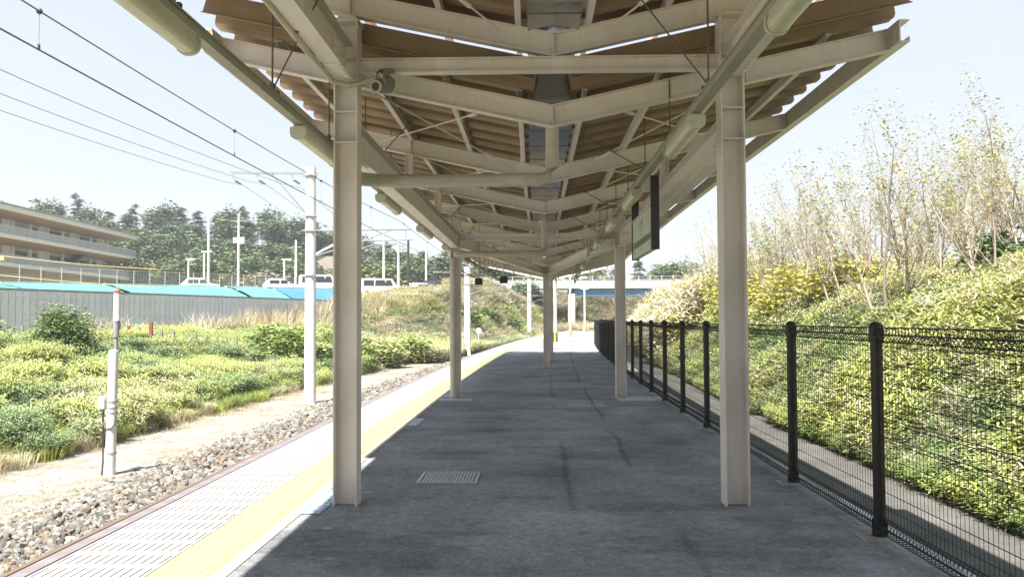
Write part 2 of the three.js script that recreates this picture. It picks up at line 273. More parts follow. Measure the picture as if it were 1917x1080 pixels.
// ---------------------------------------------------------------- canopy
const AX = 0.19, SL = 0.217, HALF = 3.13, COLX = [-1.58, 1.69];
const vee = (y, half, t, depth) => extrude([[-half, y + SL * half], [0, y], [half, y + SL * half], [half, y + SL * half + t], [0, y + t], [-half, y + SL * half + t]], depth);
function rafterGeo(half = HALF) {
  const g = [vee(0, half, 0.01, 0.1).translate(0, 0, -0.05), vee(0.19, half, 0.01, 0.1).translate(0, 0, -0.05), vee(0.009, half - 0.01, 0.182, 0.008).translate(0, 0, -0.004)];
  g.push(box(0.008, 0.18, 0.094, 0, 0.1, 0));
  for (const s of [-1, 1]) g.push(box(0.008, 0.17, 0.09, s * 1.75, 0.1 + SL * 1.75, 0), box(0.009, 0.2, 0.1, s * (half - 0.005), 0.1 + SL * half, 0));
  return uvBox(merge(g));
}
const purlinProfile = [[0, 0], [0.05, 0], [0.05, 0.012], [0.006, 0.006], [0.006, 0.094], [0.05, 0.088], [0.05, 0.1], [0, 0.1]];
const ribProfile = (() => { // one 0.5 m wave of folded sheet: (z, y)
  const lo = [[0, 0], [0.13, 0], [0.165, 0.025], [0.19, 0.2], [0.43, 0.2], [0.455, 0.025], [0.49, 0], [0.505, 0]]; const up = lo.map(([a, b], i) => [a, b + 0.008]).reverse(); return [...lo, ...up];
})();
function panelGeo(side, d0 = 0.17, d1 = 3.1) {                  // along the slope from the gutter to the eave
  const L = (d1 - d0) * Math.hypot(1, SL), g = extrude(ribProfile.map(([z, y]) => [-z, y]), L);   // shape x = -z (ahead), extruded along local z
  g.rotateY(Math.PI / 2);                                       // local: extrude -> +x, shape x -> -z
  g.rotateZ(Math.atan(SL)); g.translate(d0, SL * d0, 0);
  if (side < 0) { g.scale(-1, 1, 1); const p = g.toNonIndexed ? g : g; }
  return uvBox(fixWinding(g, side));
}
function fixWinding(g, side) { if (side > 0) return g; const h = g.index ? g.toNonIndexed() : g; for (const k of Object.keys(h.attributes)) { const a = h.attributes[k]; for (let i = 0; i < a.count; i += 3) for (let c = 0; c < a.itemSize; c++) { const j = (i + 1) * a.itemSize + c, l = (i + 2) * a.itemSize + c, t = a.array[j]; a.array[j] = a.array[l]; a.array[l] = t; } } h.computeVertexNormals(); return h; }
const G = { rafter: rafterGeo(HALF - 0.085), panelR: panelGeo(1), panelL: panelGeo(-1) };
const purlinD = [0.30, 0.98, 1.74, 2.52];

function roof(t, base, frames, z0, z1) {
  for (const z of frames) share(t, 'rafter', G.rafter, M.paint, V(AX + bend(z), base, z), heading(z));
  for (let z = z0; z + 0.49 < z1; z += 0.5) for (const s of [-1, 1]) share(t, 'roof_panel', s > 0 ? G.panelR : G.panelL, M.roof, V(AX + bend(z + 0.25), base + 0.302, z), heading(z + 0.25));
  const ends = [z0 - 0.1, ...frames.filter((z) => z > z0 + 1 && z < z1 - 1), z1 + 0.05];
  for (let i = 0; i + 1 < ends.length; i++) {
    const a = ends[i], b = ends[i + 1], L = b - a;
    for (const s of [-1, 1]) for (const d of purlinD) {
      const g = extrude(purlinProfile.map(([x, y]) => [x - 0.025, y]), L - 0.006), m = share(t, 'purlin', uvBox(g), M.paint); const p0 = V(AX + s * d + bend(a), base + 0.2 + SL * d, a), p1 = V(AX + s * d + bend(b), base + 0.2 + SL * d, b);
      m.position.copy(p1); m.rotation.y = Math.atan2(p0.x - p1.x, p0.z - p1.z);
    }
    // box gutter in the valley and its joints
    const gz = (z) => AX + bend(z), q = [];
    const e = 0.004;
    q.push(bar(V(gz(a), base + 0.235, a + e), V(gz(b), base + 0.235, b - e), 0.43, 0.006));
    for (const s of [-1, 1]) q.push(bar(V(gz(a) + s * 0.215, base + 0.285, a + e), V(gz(b) + s * 0.215, base + 0.285, b - e), 0.006, 0.1));
    const gut = part(t, 'gutter', q, M.galv);
    const joint = []; for (let z = a + 0.35; z < b - 0.2; z += 0.8) joint.push(box(0.445, 0.012, 0.03, gz(z), base + 0.231, -z)); if (joint.length) part(gut, 'joint_strip', joint, M.galv);
  }
}
function eaves(t, base, za, zb) {
  for (const s of [-1, 1]) for (let a = za; a < zb - 0.1; a += 6.4) {
    const b = Math.min(zb, a + 6.4), x = (z) => AX + bend(z) + s * (HALF - 0.078), y = base + SL * HALF;
    part(t, 'eave_channel', [bar(V(x(a), y + 0.1, a), V(x(b), y + 0.1, b - 0.004), 0.012, 0.2), bar(V(x(a) + s * 0.046, y + 0.006, a), V(x(b) + s * 0.046, y + 0.006, b - 0.004), 0.08, 0.012), bar(V(x(a) + s * 0.046, y + 0.194, a), V(x(b) + s * 0.046, y + 0.194, b - 0.004), 0.08, 0.012), bar(V(x(a) + s * 0.081, y + 0.03, a), V(x(b) + s * 0.081, y + 0.03, b - 0.004), 0.01, 0.036)], M.paint);
    part(t, 'eave_cap', [bar(V(x(a), y + 0.302 + 0.207, a + 0.05), V(x(b), y + 0.302 + 0.207, b + 0.046), 0.18, 0.01)], M.roof);
  }
}
function braces(t, base, frames) {
  for (let i = 0; i + 1 < frames.length; i++) for (const s of [-1, 1]) {
    const a = frames[i], b = frames[i + 1]; if (b - a < 1) continue;
    const P = (z, d) => V(AX + bend(z) + s * d, base + 0.1 + SL * d, z);
    for (const [d0, d1] of [[1.95, 0.45], [0.5, 2.1]]) { const p = P(a + 0.06, d0), q = P(b - 0.06, d1), k = p.clone().lerp(q, d0 > d1 ? 0.8 : 0.14), l = p.clone().lerp(q, d0 > d1 ? 0.85 : 0.19); part(t, 'brace_rod', [rod(p, q, 0.009, 6), rod(k, l, 0.02, 8)], M.paint); }
  }
}
function column(t, x, z, h, plates = []) {
  const g = [box(0.012, h, 0.2, -0.094, h / 2, 0), box(0.012, h, 0.2, 0.094, h / 2, 0), box(0.176, h, 0.009, 0, h / 2, 0)];
  const c = part(t, 'column', g, M.paint); c.position.copy(V(x, 0, z));
  for (const y of plates) part(c, 'stiffener_plate', [box(0.176, 0.01, 0.19, 0, y, 0)], M.paint);
  part(c, 'cap_plate', [box(0.24, 0.014, 0.24, 0, h + 0.007, 0)], M.paint);
  return c;
}
function girder(t, p0, p1, h = 0.3, w = 0.15, bolts = 0) {
  const g = part(t, 'girder', [hbeam(p0, p1, w, h)], M.paint);
  if (bolts) { // splice plates with bolt heads at one end
    const dir = p1.clone().sub(p0).normalize().multiplyScalar(bolts > 0 ? 1 : -1), e = (bolts > 0 ? p0 : p1).clone(), q = [], a = e.clone().addScaledVector(dir, 0.12), b = e.clone().addScaledVector(dir, 0.5);
    const m = a.clone().lerp(b, 0.5), up = new THREE.Vector3(0, 1, 0), sd = dir.clone().cross(up);
    for (const s of [-1, 1]) q.push(bar(a.clone().addScaledVector(sd, s * 0.009), b.clone().addScaledVector(sd, s * 0.009), 0.009, h * 0.66));
    q.push(bar(a.clone().addScaledVector(up, -h / 2 - 0.005), b.clone().addScaledVector(up, -h / 2 - 0.005), w * 0.96, 0.009));
    part(g, 'splice_plate', q, M.paint);
    const hd = []; const ball = (p) => hd.push(new THREE.SphereGeometry(0.015, 6, 4).translate(p.x, p.y, p.z));
    for (let k = 0; k < 5; k++) { const p = a.clone().lerp(b, 0.1 + k * 0.2); for (const s of [-1, 1]) { for (const y of [-0.07, 0, 0.07]) ball(p.clone().addScaledVector(sd, s * 0.016).addScaledVector(up, y)); ball(p.clone().addScaledVector(up, -h / 2 - 0.012).addScaledVector(sd, s * 0.05)); } }
    part(g, 'bolt_heads', hd, M.paint);
  }
  return g;
}
function stub(t, x, z, y0, y1) { part(t, 'stub_post', [box(0.1, y1 - y0, 0.008, x, (y0 + y1) / 2, -z), box(0.008, y1 - y0, 0.1, x - 0.046, (y0 + y1) / 2, -z), box(0.008, y1 - y0, 0.1, x + 0.046, (y0 + y1) / 2, -z)], M.paint); }

const LOW = 3.29, HIGH = 3.79;
const lowFrames = [7.72, 10.9, 14.1, 17.3, 20.5, 23.7, 27.1, 30.4, 33.7, 37.0, 38.75];
const low = thing('platform_canopy', 'long beige steel butterfly canopy with folded roof, centre gutter and paired columns', 'canopy');
const high = thing('platform_canopy', 'higher stretch of beige butterfly canopy directly overhead, cut by the top of the picture', 'canopy');
roof(low, LOW, lowFrames, 7.85, 38.9); eaves(low, LOW, 7.5, 38.9); braces(low, LOW, lowFrames.slice(0, 8));
roof(high, HIGH, [7.25, 4.1, 0.9, -2.3, -5.5, -8.7, -12, -15.2, -18.4, -21.6, -24.8, -28, -31.2, -34.4, -37.6, -40.8, -44].reverse(), -44.2, 8.31); eaves(high, HIGH, -44, 8.2); braces(high, HIGH, [0.9, 4.1, 7.2]);
COLX.forEach((x, i) => {
  column(low, x, 7.25, 4.12 + 0.02 * i - 0.03, [3.6, 3.78, 3.32, 3.06]);
  const y7 = HIGH + SL * Math.abs(x - AX); part(low, 'packing', [box(0.16, Math.max(0.01, y7 - 4.11), 0.1, x, (y7 + 4.11) / 2, -7.25)], M.paint);
  column(low, x + bend(17), 17.0, 3.56, [3.3, 3.0]); for (const cz of [-2.4, -12.1, -21.7, -31.3, -41]) column(high, x, cz, 4.1, [3.6]); 
  girder(high, V(x, 3.73, 7.14), V(x, 3.73, -2.28), 0.3, 0.15, 1);
  girder(high, V(x, 3.73, -2.52), V(x, 3.73, -44), 0.3, 0.15);
  girder(low, V(x, 3.12, 7.36), V(x + bend(17), 3.12, 16.9), 0.3, 0.15, 1);
  for (const z of [10.9, 14.1]) stub(low, x + bend(z), z, 3.27, LOW + SL * Math.abs(x - AX));
  for (const z of [4.1, 0.9]) stub(high, x, z, 3.88, HIGH + SL * Math.abs(x - AX));
  girder(low, V(x + bend(17) + (i ? -0.1 : 0.1), 3.1, 17.12), V(AX + bend(27.5) + (i ? 0.1 : -0.1), 3.1, 27.4), 0.24, 0.14);
});
for (const z of [27.55, 38.05]) column(low, AX + bend(z), z, 3.27 - 0.02, [2.9]);
girder(low, V(AX + bend(27.7), 3.1, 27.7), V(AX + bend(38), 3.1, 37.92), 0.24, 0.14);
part(low, 'tie_beam', [hbeam(V(COLX[0] + 0.1, 3.725, 7.25), V(COLX[1] - 0.1, 3.725, 7.25), 0.1, 0.125, 0.009, 0.007)], M.paint);
part(low, 'tie_beam', [hbeam(V(COLX[0] + 0.14, 3.2, 17.0), V(COLX[1] - 0.06, 3.2, 17.0), 0.1, 0.125, 0.009, 0.007)], M.paint);
part(low, 'gutter_end', [box(0.44, 0.3, 0.006, AX, LOW + 0.38, -7.74)], M.galv); part(high, 'gutter_end', [box(0.44, 0.2, 0.006, AX, HIGH + 0.34, -8.37)], M.galv);
{ // rainwater pipes from the gutter to the left columns
  const pipe = (z, zz, down) => {
    const x = AX + bend(z), y = 2.84, xl = COLX[0] + bend(z), path = new THREE.CurvePath();
    const pts = [V(x, LOW + 0.24, z), V(x, y + 0.12, z), V(x - 0.035, y + 0.035, z), V(x - 0.12, y, z), V(xl + 0.05, y, z)];
    if (down) pts.push(V(xl - 0.0, y - 0.02, z), V(xl - 0.035, y - 0.1, z), V(xl - 0.035, 0, z)); else { pts.pop(); pts.push(V(xl + 0.3, y, z), V(xl + 0.12, y, z - 0.06), V(xl + 0.02, y - 0.02, 7.6), V(xl, y - 0.08, 7.45), V(xl, y - 0.2, 7.42), V(xl, 0, 7.42)); }
    const p = part(low, 'downpipe', [wire(pts, 0.062, 16)], M.pipe);
    for (const [a, b] of [[V(x, y + 0.14, z), V(x, y + 0.19, z)], [V(x - 0.3, y, z), V(x - 0.24, y, z)], [V(x - 0.16, y, z), V(x - 0.13, y, z)]]) part(p, 'coupling', [rod(a, b, 0.068, 16)], M.pipe);
    part(p, 'hanger_strap', [box(0.012, 0.42, 0.02, x - 0.29, y + 0.27, -z)], M.paint);
  };
  pipe(7.88, 0, false); pipe(16.8, 0, true);
}

// ---------------------------------------------------------------- lights, hangers, sign, camera under the canopy
const LX = [-1.85, 1.25], LY = 3.13;
LX.forEach((x, i) => {
  const side = i ? 'right' : 'left';
  const t = thing('cable_duct', i ? 'long grey-green cable duct hung on thin rods along the right lamps' : 'long grey-green cable duct hung on thin rods along the left lamps', 'duct');
  for (let z = 2.2; z < 37; z += 3.5) { const b = Math.min(z + 3.494, 37); part(t, 'duct_length', [bar(V(x + bend(z), LY, z), V(x + bend(b), LY, b), 0.07, 0.05), bar(V(x + bend(z), LY + 0.03, z), V(x + bend(b), LY + 0.03, b), 0.09, 0.012)], M.duct); }
  for (let z = 2.6, k = 0; z < 36; z += 1.7, k++) {
    const base = z < 7.6 ? HIGH : LOW, xx = x + bend(z), y1 = base + 0.3 + SL * Math.abs(x - AX);
    part(t, 'hanger_rod', [rod(V(xx, LY + 0.036, z), V(xx, y1, z), 0.007, 6), box(0.1, 0.02, 0.03, xx, LY + 0.046, -z), box(0.03, 0.06, 0.03, xx, LY + 0.08, -z)], M.rod);
    if (k % 2 === 0) part(t, 'sway_rod', [rod(V(xx, LY + 0.06, z), V(xx + (i ? -0.62 : 0.5), y1 - 0.25, z + 0.1), 0.006, 6)], M.rod);
  }
});
const lampGeo = (() => {
  const prof = (w, h0, h1, r) => { const p = [[-w, h1], [-w, h0]]; for (let k = 1; k < 10; k++) { const a = Math.PI + (k / 10) * Math.PI; p.push([Math.cos(a) * w, h0 + Math.sin(a) * r]); } p.push([w, h0], [w, h1]); return p; };
  return { body: uvBox(extrude([[-0.052, 0], [0.052, 0], [0.045, 0.05], [-0.045, 0.05]], 1.21).translate(0, 0, -0.605)), cover: uvBox(extrude(prof(0.058, -0.02, -0.001, 0.045), 1.19).translate(0, 0, -0.595)), cap: uvBox(extrude(prof(0.064, -0.022, 0.03, 0.05), 0.03)) };
})();
const lampZ = [[3.9, 7.3, 10.95, 14.5, 18.1, 21.7, 25.3, 28.9], [3.7, 7.05, 10.75, 13.6, 17.1, 20.6, 24.1, 27.6, 31.1]];
const ord = ['nearest', 'second', 'third', 'fourth', 'fifth', 'sixth', 'seventh', 'eighth', 'ninth'];
lampZ.forEach((list, i) => list.forEach((z, k) => {
  const t = thing('strip_lamp', `${ord[k]} cream fluorescent strip lamp from the viewer on the ${i ? 'right' : 'left'} cable duct`, 'lamp', V(LX[i] + bend(z), LY - 0.078, z), heading(z), 'fluorescent strip lamps under the canopy');
  share(t, 'housing', lampGeo.body, M.lampBody); share(t, 'diffuser', lampGeo.cover, M.lampCover);
  for (const s of [-1, 1]) { const c = share(t, 'end_cap', lampGeo.cap, M.lampBody); c.position.z = s > 0 ? 0.605 - 0.005 : -0.63; }
}));
{ // hanging station name board
  const t = thing('station_sign', 'pale green station name board with dark band hanging on two black posts', 'sign', V(1.33, 0, 10.13));
  const c = document.createElement('canvas'); c.width = 1024; c.height = 288; const x = c.getContext('2d');
  x.fillStyle = '#dfe9d6'; x.fillRect(0, 0, 1024, 288);
  x.fillStyle = '#1d2a24'; x.font = 'bold 96px sans-serif'; x.textAlign = 'center'; x.textBaseline = 'middle';
  // two heavy characters, simplified as they read from here
  x.fillRect(430, 34, 14, 84); x.fillRect(410, 52, 56, 12); x.fillRect(448, 104, 22, 14);
  x.fillRect(520, 34, 15, 84); x.fillRect(500, 50, 90, 12); x.fillRect(560, 30, 13, 52); x.fillRect(548, 82, 14, 36); x.fillRect(572, 90, 30, 12);
  x.fillStyle = '#5d6b60'; x.font = '26px sans-serif'; x.fillRect(486, 136, 52, 16);
  x.fillStyle = '#56705c'; x.fillRect(24, 172, 976, 50);
  x.strokeStyle = '#cfdccb'; x.lineWidth = 7; for (const q of [70, 954]) { x.beginPath(); x.ellipse(q, 197, 42, 20, 0, 0, 7); x.stroke(); }
  x.fillStyle = '#5d6b60'; x.fillRect(490, 244, 44, 15); x.fillRect(80, 246, 40, 12); x.fillRect(900, 246, 40, 12);
  const tx = new THREE.CanvasTexture(c); tx.colorSpace = THREE.SRGBColorSpace;
  part(t, 'board', [box(0.07, 0.47, 1.72, 0, 2.545, 0)], mat(lin(0.60, 0.66, 0.56), 0.4));
  for (const s of [-1, 1]) { const f = share(t, 'face', new THREE.PlaneGeometry(1.7, 0.45), mat(lin(0.75, 0.75, 0.75), 0.35, { map: tx }), new THREE.Vector3(s * 0.0365, 2.545, 0), s * Math.PI / 2); f.receiveShadow = true; }
  for (const s of [-1, 1]) part(t, 'hanging_post', [box(0.09, 0.8, 0.045, 0, 2.7, s * 0.885)], M.dark);
  part(t, 'top_rail', [box(0.08, 0.02, 1.72, 0, 2.793, 0)], mat(lin(0.5, 0.45, 0.38), 0.5));
}
{ // camera on the tie beam by the near left column
  const t = thing('platform_camera', 'grey camera on a bracket under the tie beam by the near left column', 'camera', V(-1.27, 3.52, 7.12));
  const m = mat(lin(0.20, 0.20, 0.19), 0.5), L = new THREE.Matrix4();
  part(t, 'bracket', [box(0.05, 0.12, 0.05, 0.04, 0.1, -0.04), box(0.12, 0.02, 0.1, 0.04, 0.145, -0.06), new THREE.CylinderGeometry(0.045, 0.045, 0.06, 14).rotateZ(Math.PI / 2).translate(0.06, 0.045, -0.02)], m);
  const b = part(t, 'housing', [new THREE.CylinderGeometry(0.055, 0.06, 0.2, 12).rotateX(Math.PI / 2).translate(0, 0, -0.02), box(0.09, 0.07, 0.16, 0.03, 0.03, -0.03)], m); b.rotation.set(0.25, -0.35, 0);
  part(b, 'lens_ring', [new THREE.TorusGeometry(0.046, 0.012, 8, 18).translate(0, 0, 0.085)], mat(lin(0.42, 0.42, 0.40), 0.5));
  part(b, 'lens', [new THREE.CylinderGeometry(0.038, 0.038, 0.01, 16).rotateX(Math.PI / 2).translate(0, 0, 0.086)], M.dark);
  part(t, 'cable', [wire([V(0.03, 0.15, 0.02), V(-0.03, 0.12, 0.0), V(-0.05, 0.04, 0), V(-0.02, 0.0, 0.03)], 0.007, 6)], M.dark);
}
{ // conduit looping down the near left girder
  const t = thing('cable_conduit', 'beige cable conduit running down the near left girder to the camera', 'conduit');
  part(t, 'pipe', [wire([V(-1.68, 3.6, 3.6), V(-1.68, 3.58, 5.4), V(-1.68, 3.56, 6.6), V(-1.66, 3.54, 7.0), V(-1.55, 3.535, 7.13), V(-1.44, 3.56, 7.14), V(-1.28, 3.61, 7.16)], 0.024, 8)], M.pipe);
  for (const z of [4.6, 5.9, 6.7]) part(t, 'clamp', [box(0.07, 0.03, 0.03, -1.67, 3.585, -z)], M.rod);
}
for (const [x, z, y, r, l, lab] of [[-0.74, 22, 2.56, 0.1, 0.62, 'dark monitor box on a single rod and slanting stay under the far roof'], [-1.16, 18.4, 2.36, 0.08, 0.8, 'small grey and black speaker on a thin rod beside the second left column']]) {
  const t = thing('hanging_speaker', lab, 'speaker', V(x, y, z)), top = LOW + 0.3 + SL * Math.abs(x - AX) - y;
  part(t, 'case', [box(r * 2, r * 1.5, r * 2), box(r * 1.9, 0.02, r * 1.9, 0, r * 0.8, 0)], M.dark);
  part(t, 'cap', [box(r * 1.3, 0.03, r * 1.3, 0, r * 0.95, 0)], M.grey);
  part(t, 'rod', [rod(new THREE.Vector3(0, r * 0.9, 0), new THREE.Vector3(0, top, 0), 0.016, 8)], M.pipe);
  part(t, 'stay', [rod(new THREE.Vector3(-0.05, r, 0), new THREE.Vector3(-0.95, 0.52, 0.5), 0.012, 6)], M.rod);
}
{ const t = thing('junction_box', 'small white junction box on the canopy beside the second right column', 'box', V(1.95, 2.95, 15.2)); part(t, 'case', [box(0.16, 0.2, 0.12)], M.white); part(t, 'arm', [box(0.3, 0.03, 0.03, -0.2, 0.12, 0), box(0.03, 0.3, 0.03, 0.03, 0.24, 0)], M.paint); part(t, 'lid', [box(0.13, 0.16, 0.01, 0, 0, 0.066)], M.white); }

// ---------------------------------------------------------------- black mesh fence
{
  const t = thing('mesh_fence', 'black welded wire mesh fence with round capped posts along the right platform edge', 'fence');
  const FX = 2.44, H = 1.46, zs = []; for (let z = 0.24; z < 104; z += 2) zs.push(z - 0.1);
  const post = uvBox(merge([cyl(0.042, 0.042, 1.49, 0, 0, 0, 14), new THREE.SphereGeometry(0.05, 12, 8).scale(1, 0.7, 1).translate(0, 1.49, 0), cyl(0.052, 0.052, 0.1, 0, 1.38, 0, 12), box(0.06, 0.1, 0.13, 0, 1.43, 0), cyl(0.055, 0.055, 0.05, 0, 0.02, 0, 12), box(0.06, 0.08, 0.13, 0, 0.09, 0)]));
  const pad = uvBox(box(0.24, 0.016, 0.2, -0.02, 0.008, 0));
  const padM = mat(lin(0.50, 0.49, 0.46), 0.85, { map: T.mottle });
  const near = [], far = [];
  const mk = (dense) => {                                       // a 1.9 m panel, local z along the fence
    const g = [], n = dense ? 38 : 19, r = dense ? 0.0018 : 0.0034;
    for (let k = 0; k <= n; k++) { const z = -0.95 + (k / n) * 1.9, P = (x, y) => new THREE.Vector3(x, y, z); g.push(wire([P(0.0, H - 0.1), P(-0.035, H - 0.05), P(-0.03, H), P(0.03, H), P(0.035, H - 0.05), P(0, H - 0.1)], r * 1.7, 3), wire([P(0, H - 0.1), P(0, 0.14)], r, 4), wire([P(0, 0.14), P(-0.035, 0.09), P(-0.03, 0.04), P(0.03, 0.04), P(0.035, 0.09), P(0, 0.14)], r * 1.7, 3)); }
    const line = (x, y, rr = 0.0031) => g.push(wire([new THREE.Vector3(x, y, -0.96), new THREE.Vector3(x, y, 0.96)], rr, 4));
    for (const y of [1.33, 1.205, 1.08, 0.95, 0.83, 0.805, 0.70, 0.675, 0.56, 0.44, 0.32, 0.21]) line(0.004, y);
    for (const [x, y] of [[-0.033, H], [0.033, H], [-0.038, H - 0.05], [0.038, H - 0.05], [0, H - 0.1], [-0.033, 0.04], [0.033, 0.04], [-0.038, 0.09], [0.038, 0.09], [0, 0.14]]) line(x, y, 0.0046);
    return uvBox(merge(g));
  };
  const gNear = mk(true), gFar = mk(false);
  zs.forEach((z, i) => {
    share(t, 'post', post, M.fence, V(FX + bend(z), 0, z)); share(t, 'base_pad', pad, padM, V(FX + bend(z), 0, z), heading(z));
    if (i + 1 < zs.length) { const zm = z + 1; share(t, 'mesh_panel', zm < 30 ? gNear : gFar, M.fence, V(FX + bend(zm), 0.02, zm), heading(zm)); }
  });
}

// ---------------------------------------------------------------- poles and wires of the line
function catenaryPole(x, z, h, r, label, arms) {
  const y0 = ground(x, z), t = thing('catenary_pole', label, 'pole', V(x, y0 - 0.3, z), 0, 'white catenary poles along the left side of the line');
  part(t, 'shaft', [cyl(r, r * 0.86, h + 0.3, 0, 0, 0, 24)], M.pole);
  const at = (X, Y) => new THREE.Vector3(X - x, Y - y0 + 0.3, 0);
  if (arms) {
    for (const y of arms.bands) part(t, 'clamp_band', [new THREE.CylinderGeometry(r * 0.97, r * 0.99, 0.07, 24).translate(0, y - y0 + 0.3, 0), box(0.5, 0.03, 0.04, 0, y - y0 + 0.3, r)], M.grey);
    part(t, 'feeder_arm', [bar(at(x - 3.0, arms.top + 0.07), at(x + 0.25, arms.top), 0.07, 0.07)], M.grey);
    part(t, 'arm_brace', [rod(at(x - 1.45, arms.top), at(x - 0.05, arms.top - 1.6), 0.03, 8)], M.grey);
    for (const dx of [-2.9, -2.0, -0.7]) part(t, 'insulator', [rod(at(x + dx, arms.top), at(x + dx, arms.top - 0.18), 0.012, 6), ...[0, 1, 2].map((k) => cyl(0.05, 0.07, 0.04, at(x + dx + 0.1 + k * 0.07, 0).x, at(0, arms.top - 0.28 - k * 0.05).y, 0, 10))], M.grey);
  }
  if (arms?.track) {
    const y = arms.track;
    part(t, 'track_arm', [rod(at(x + 0.2, y), at(x + 3.75, y + 0.02), 0.028, 8), rod(at(x + 0.2, y - 0.95), at(x + 2.0, y - 0.4), 0.025, 8), rod(at(x + 2.0, y - 0.4), at(x + 3.8, y - 0.36), 0.022, 8), rod(at(x + 1.9, y - 0.42), at(x + 3.0, y), 0.018, 6), rod(at(x + 3.55, y), at(x + 3.55, y - 0.36), 0.016, 6), rod(at(x + 2.2, y - 0.66), at(x + 3.3, y - 0.5), 0.014, 6)], M.grey);
    part(t, 'arm_insulator', [0, 1, 2, 3, 4].map((k) => new THREE.CylinderGeometry(0.07, 0.07, 0.03, 12).rotateZ(Math.PI / 2).translate(at(x + 0.5 + k * 0.08, 0).x, at(0, y).y, 0)), M.white);
    part(t, 'registration_arm', [wire([at(x + 1.7, y - 0.75), at(x + 2.3, y - 0.55), at(x + 3.2, y - 0.5), at(x + 3.6, y - 0.75)], 0.018, 6)], M.grey);
  }
  return t;
}
catenaryPole(-8.22, 31.4, 8.75, 0.215, 'tall white concrete catenary pole nearest the viewer, left of the near column', { top: 7.0, bands: [6.9, 5.4, 4.85, 3.2], track: 4.88 });
catenaryPole(-5.62, 73.4, 7.6, 0.3, 'white catenary pole behind the second left column', { top: 5.6, bands: [5.4, 4.6], track: 4.7 });
catenaryPole(-0.45, 118, 8.6, 0.32, 'white catenary pole at the far bend left of the centre column', { top: 6.4, bands: [5.4, 4.0], track: 4.8 });
{
  const m = mat(lin(0.09, 0.09, 0.09), 0.5), light = mat(lin(0.22, 0.23, 0.24), 0.6);
  const along = (f, z0, z1, n) => Array.from({ length: n + 1 }, (_, i) => { const z = lerp(z0, z1, i / n); const [x, y] = f(z); return V(x, y, z); });
  const cx = (z) => -4.55 + bend(z), sag = (z) => 4.42 + 0.35 * (Math.abs(((z + 14 + 41.7) % 41.7) - 20.85) / 20.85) ** 2;
  const t = thing('overhead_line', 'dark overhead contact wire and messenger wire with droppers above the track', 'wires');
  part(t, 'contact_wire', [wire(along((z) => [cx(z), 4.06], -14, 150, 60), 0.0085, 6)], m);
  part(t, 'messenger_wire', [wire(along((z) => [cx(z), sag(z)], -14, 150, 90), 0.0075, 6)], m);
  for (let z = -2.6; z < 75; z += 5.15) { part(t, 'dropper', [rod(V(cx(z), 4.07, z), V(cx(z), sag(z), z), 0.003, 5)], light); part(t, 'clip', [box(0.012, 0.05, 0.03, cx(z), 4.085, -z), new THREE.SphereGeometry(0.03, 8, 6).translate(cx(z), sag(z), -z)], m); }
  const feeders = [[-11.1, 6.62, 'lowest feeder wire strung past the left end of the pole arm'], [-10.2, 6.62, 'feeder wire hung from the middle of the pole arm'], [-8.9, 6.5, 'feeder wire hung closest to the tall white pole']];
  for (const [x, y, label] of feeders) {
    const w = thing('feeder_wire', 'thin grey ' + label, 'wire', null, 0, 'feeder wires beside the line');
    part(w, 'strand', [wire(along((z) => [lerp(x, x, 0) + (z > 31 ? bend(z) * 0.8 : 0), y - 0.75 * Math.sin(Math.PI * clamp((z + 10) / 41.4)) * (z < 31.4 ? 1 : 0) - (z >= 31.4 ? 0.9 * Math.sin(Math.PI * clamp((z - 31.4) / 42)) + (z - 31.4) * 0.022 : 0)], -10, 73, 60), 0.008, 5)], light);
  }
}
{ // rails, in the shade of the platform edge
  const prof = [[-0.063, 0], [0.063, 0], [0.063, 0.012], [0.01, 0.03], [0.01, 0.12], [0.033, 0.13], [0.033, 0.153], [-0.033, 0.153], [-0.033, 0.13], [-0.01, 0.12], [-0.01, 0.03], [-0.063, 0.012]];
  for (const [u, l] of [[-4.02, 'steel rail of the track nearer the platform edge'], [-5.09, 'steel rail of the track farther from the platform edge']]) {
    const pos = [], idx = [], n = prof.length; let j = 0;
    for (let z = -12; z <= 130; z += 2, j++) prof.forEach(([a, b], k) => { pos.push(u + a + bend(z), -1.03 + b, -z); if (j) { const p = (j - 1) * n + k, q = (j - 1) * n + (k + 1) % n; idx.push(p, q, p + n, q, q + n, p + n); } });
    const g = new THREE.BufferGeometry(); g.setAttribute('position', new THREE.Float32BufferAttribute(pos, 3)); g.setIndex(idx); const h = g.toNonIndexed(); h.computeVertexNormals();
    const o = part(scene, numbered('rail'), h, mat(lin(0.20, 0.14, 0.10), 0.5, { metalness: 0.3 })); o.userData = { label: l, category: 'rail', group: 'rails of the track' };
  }
}
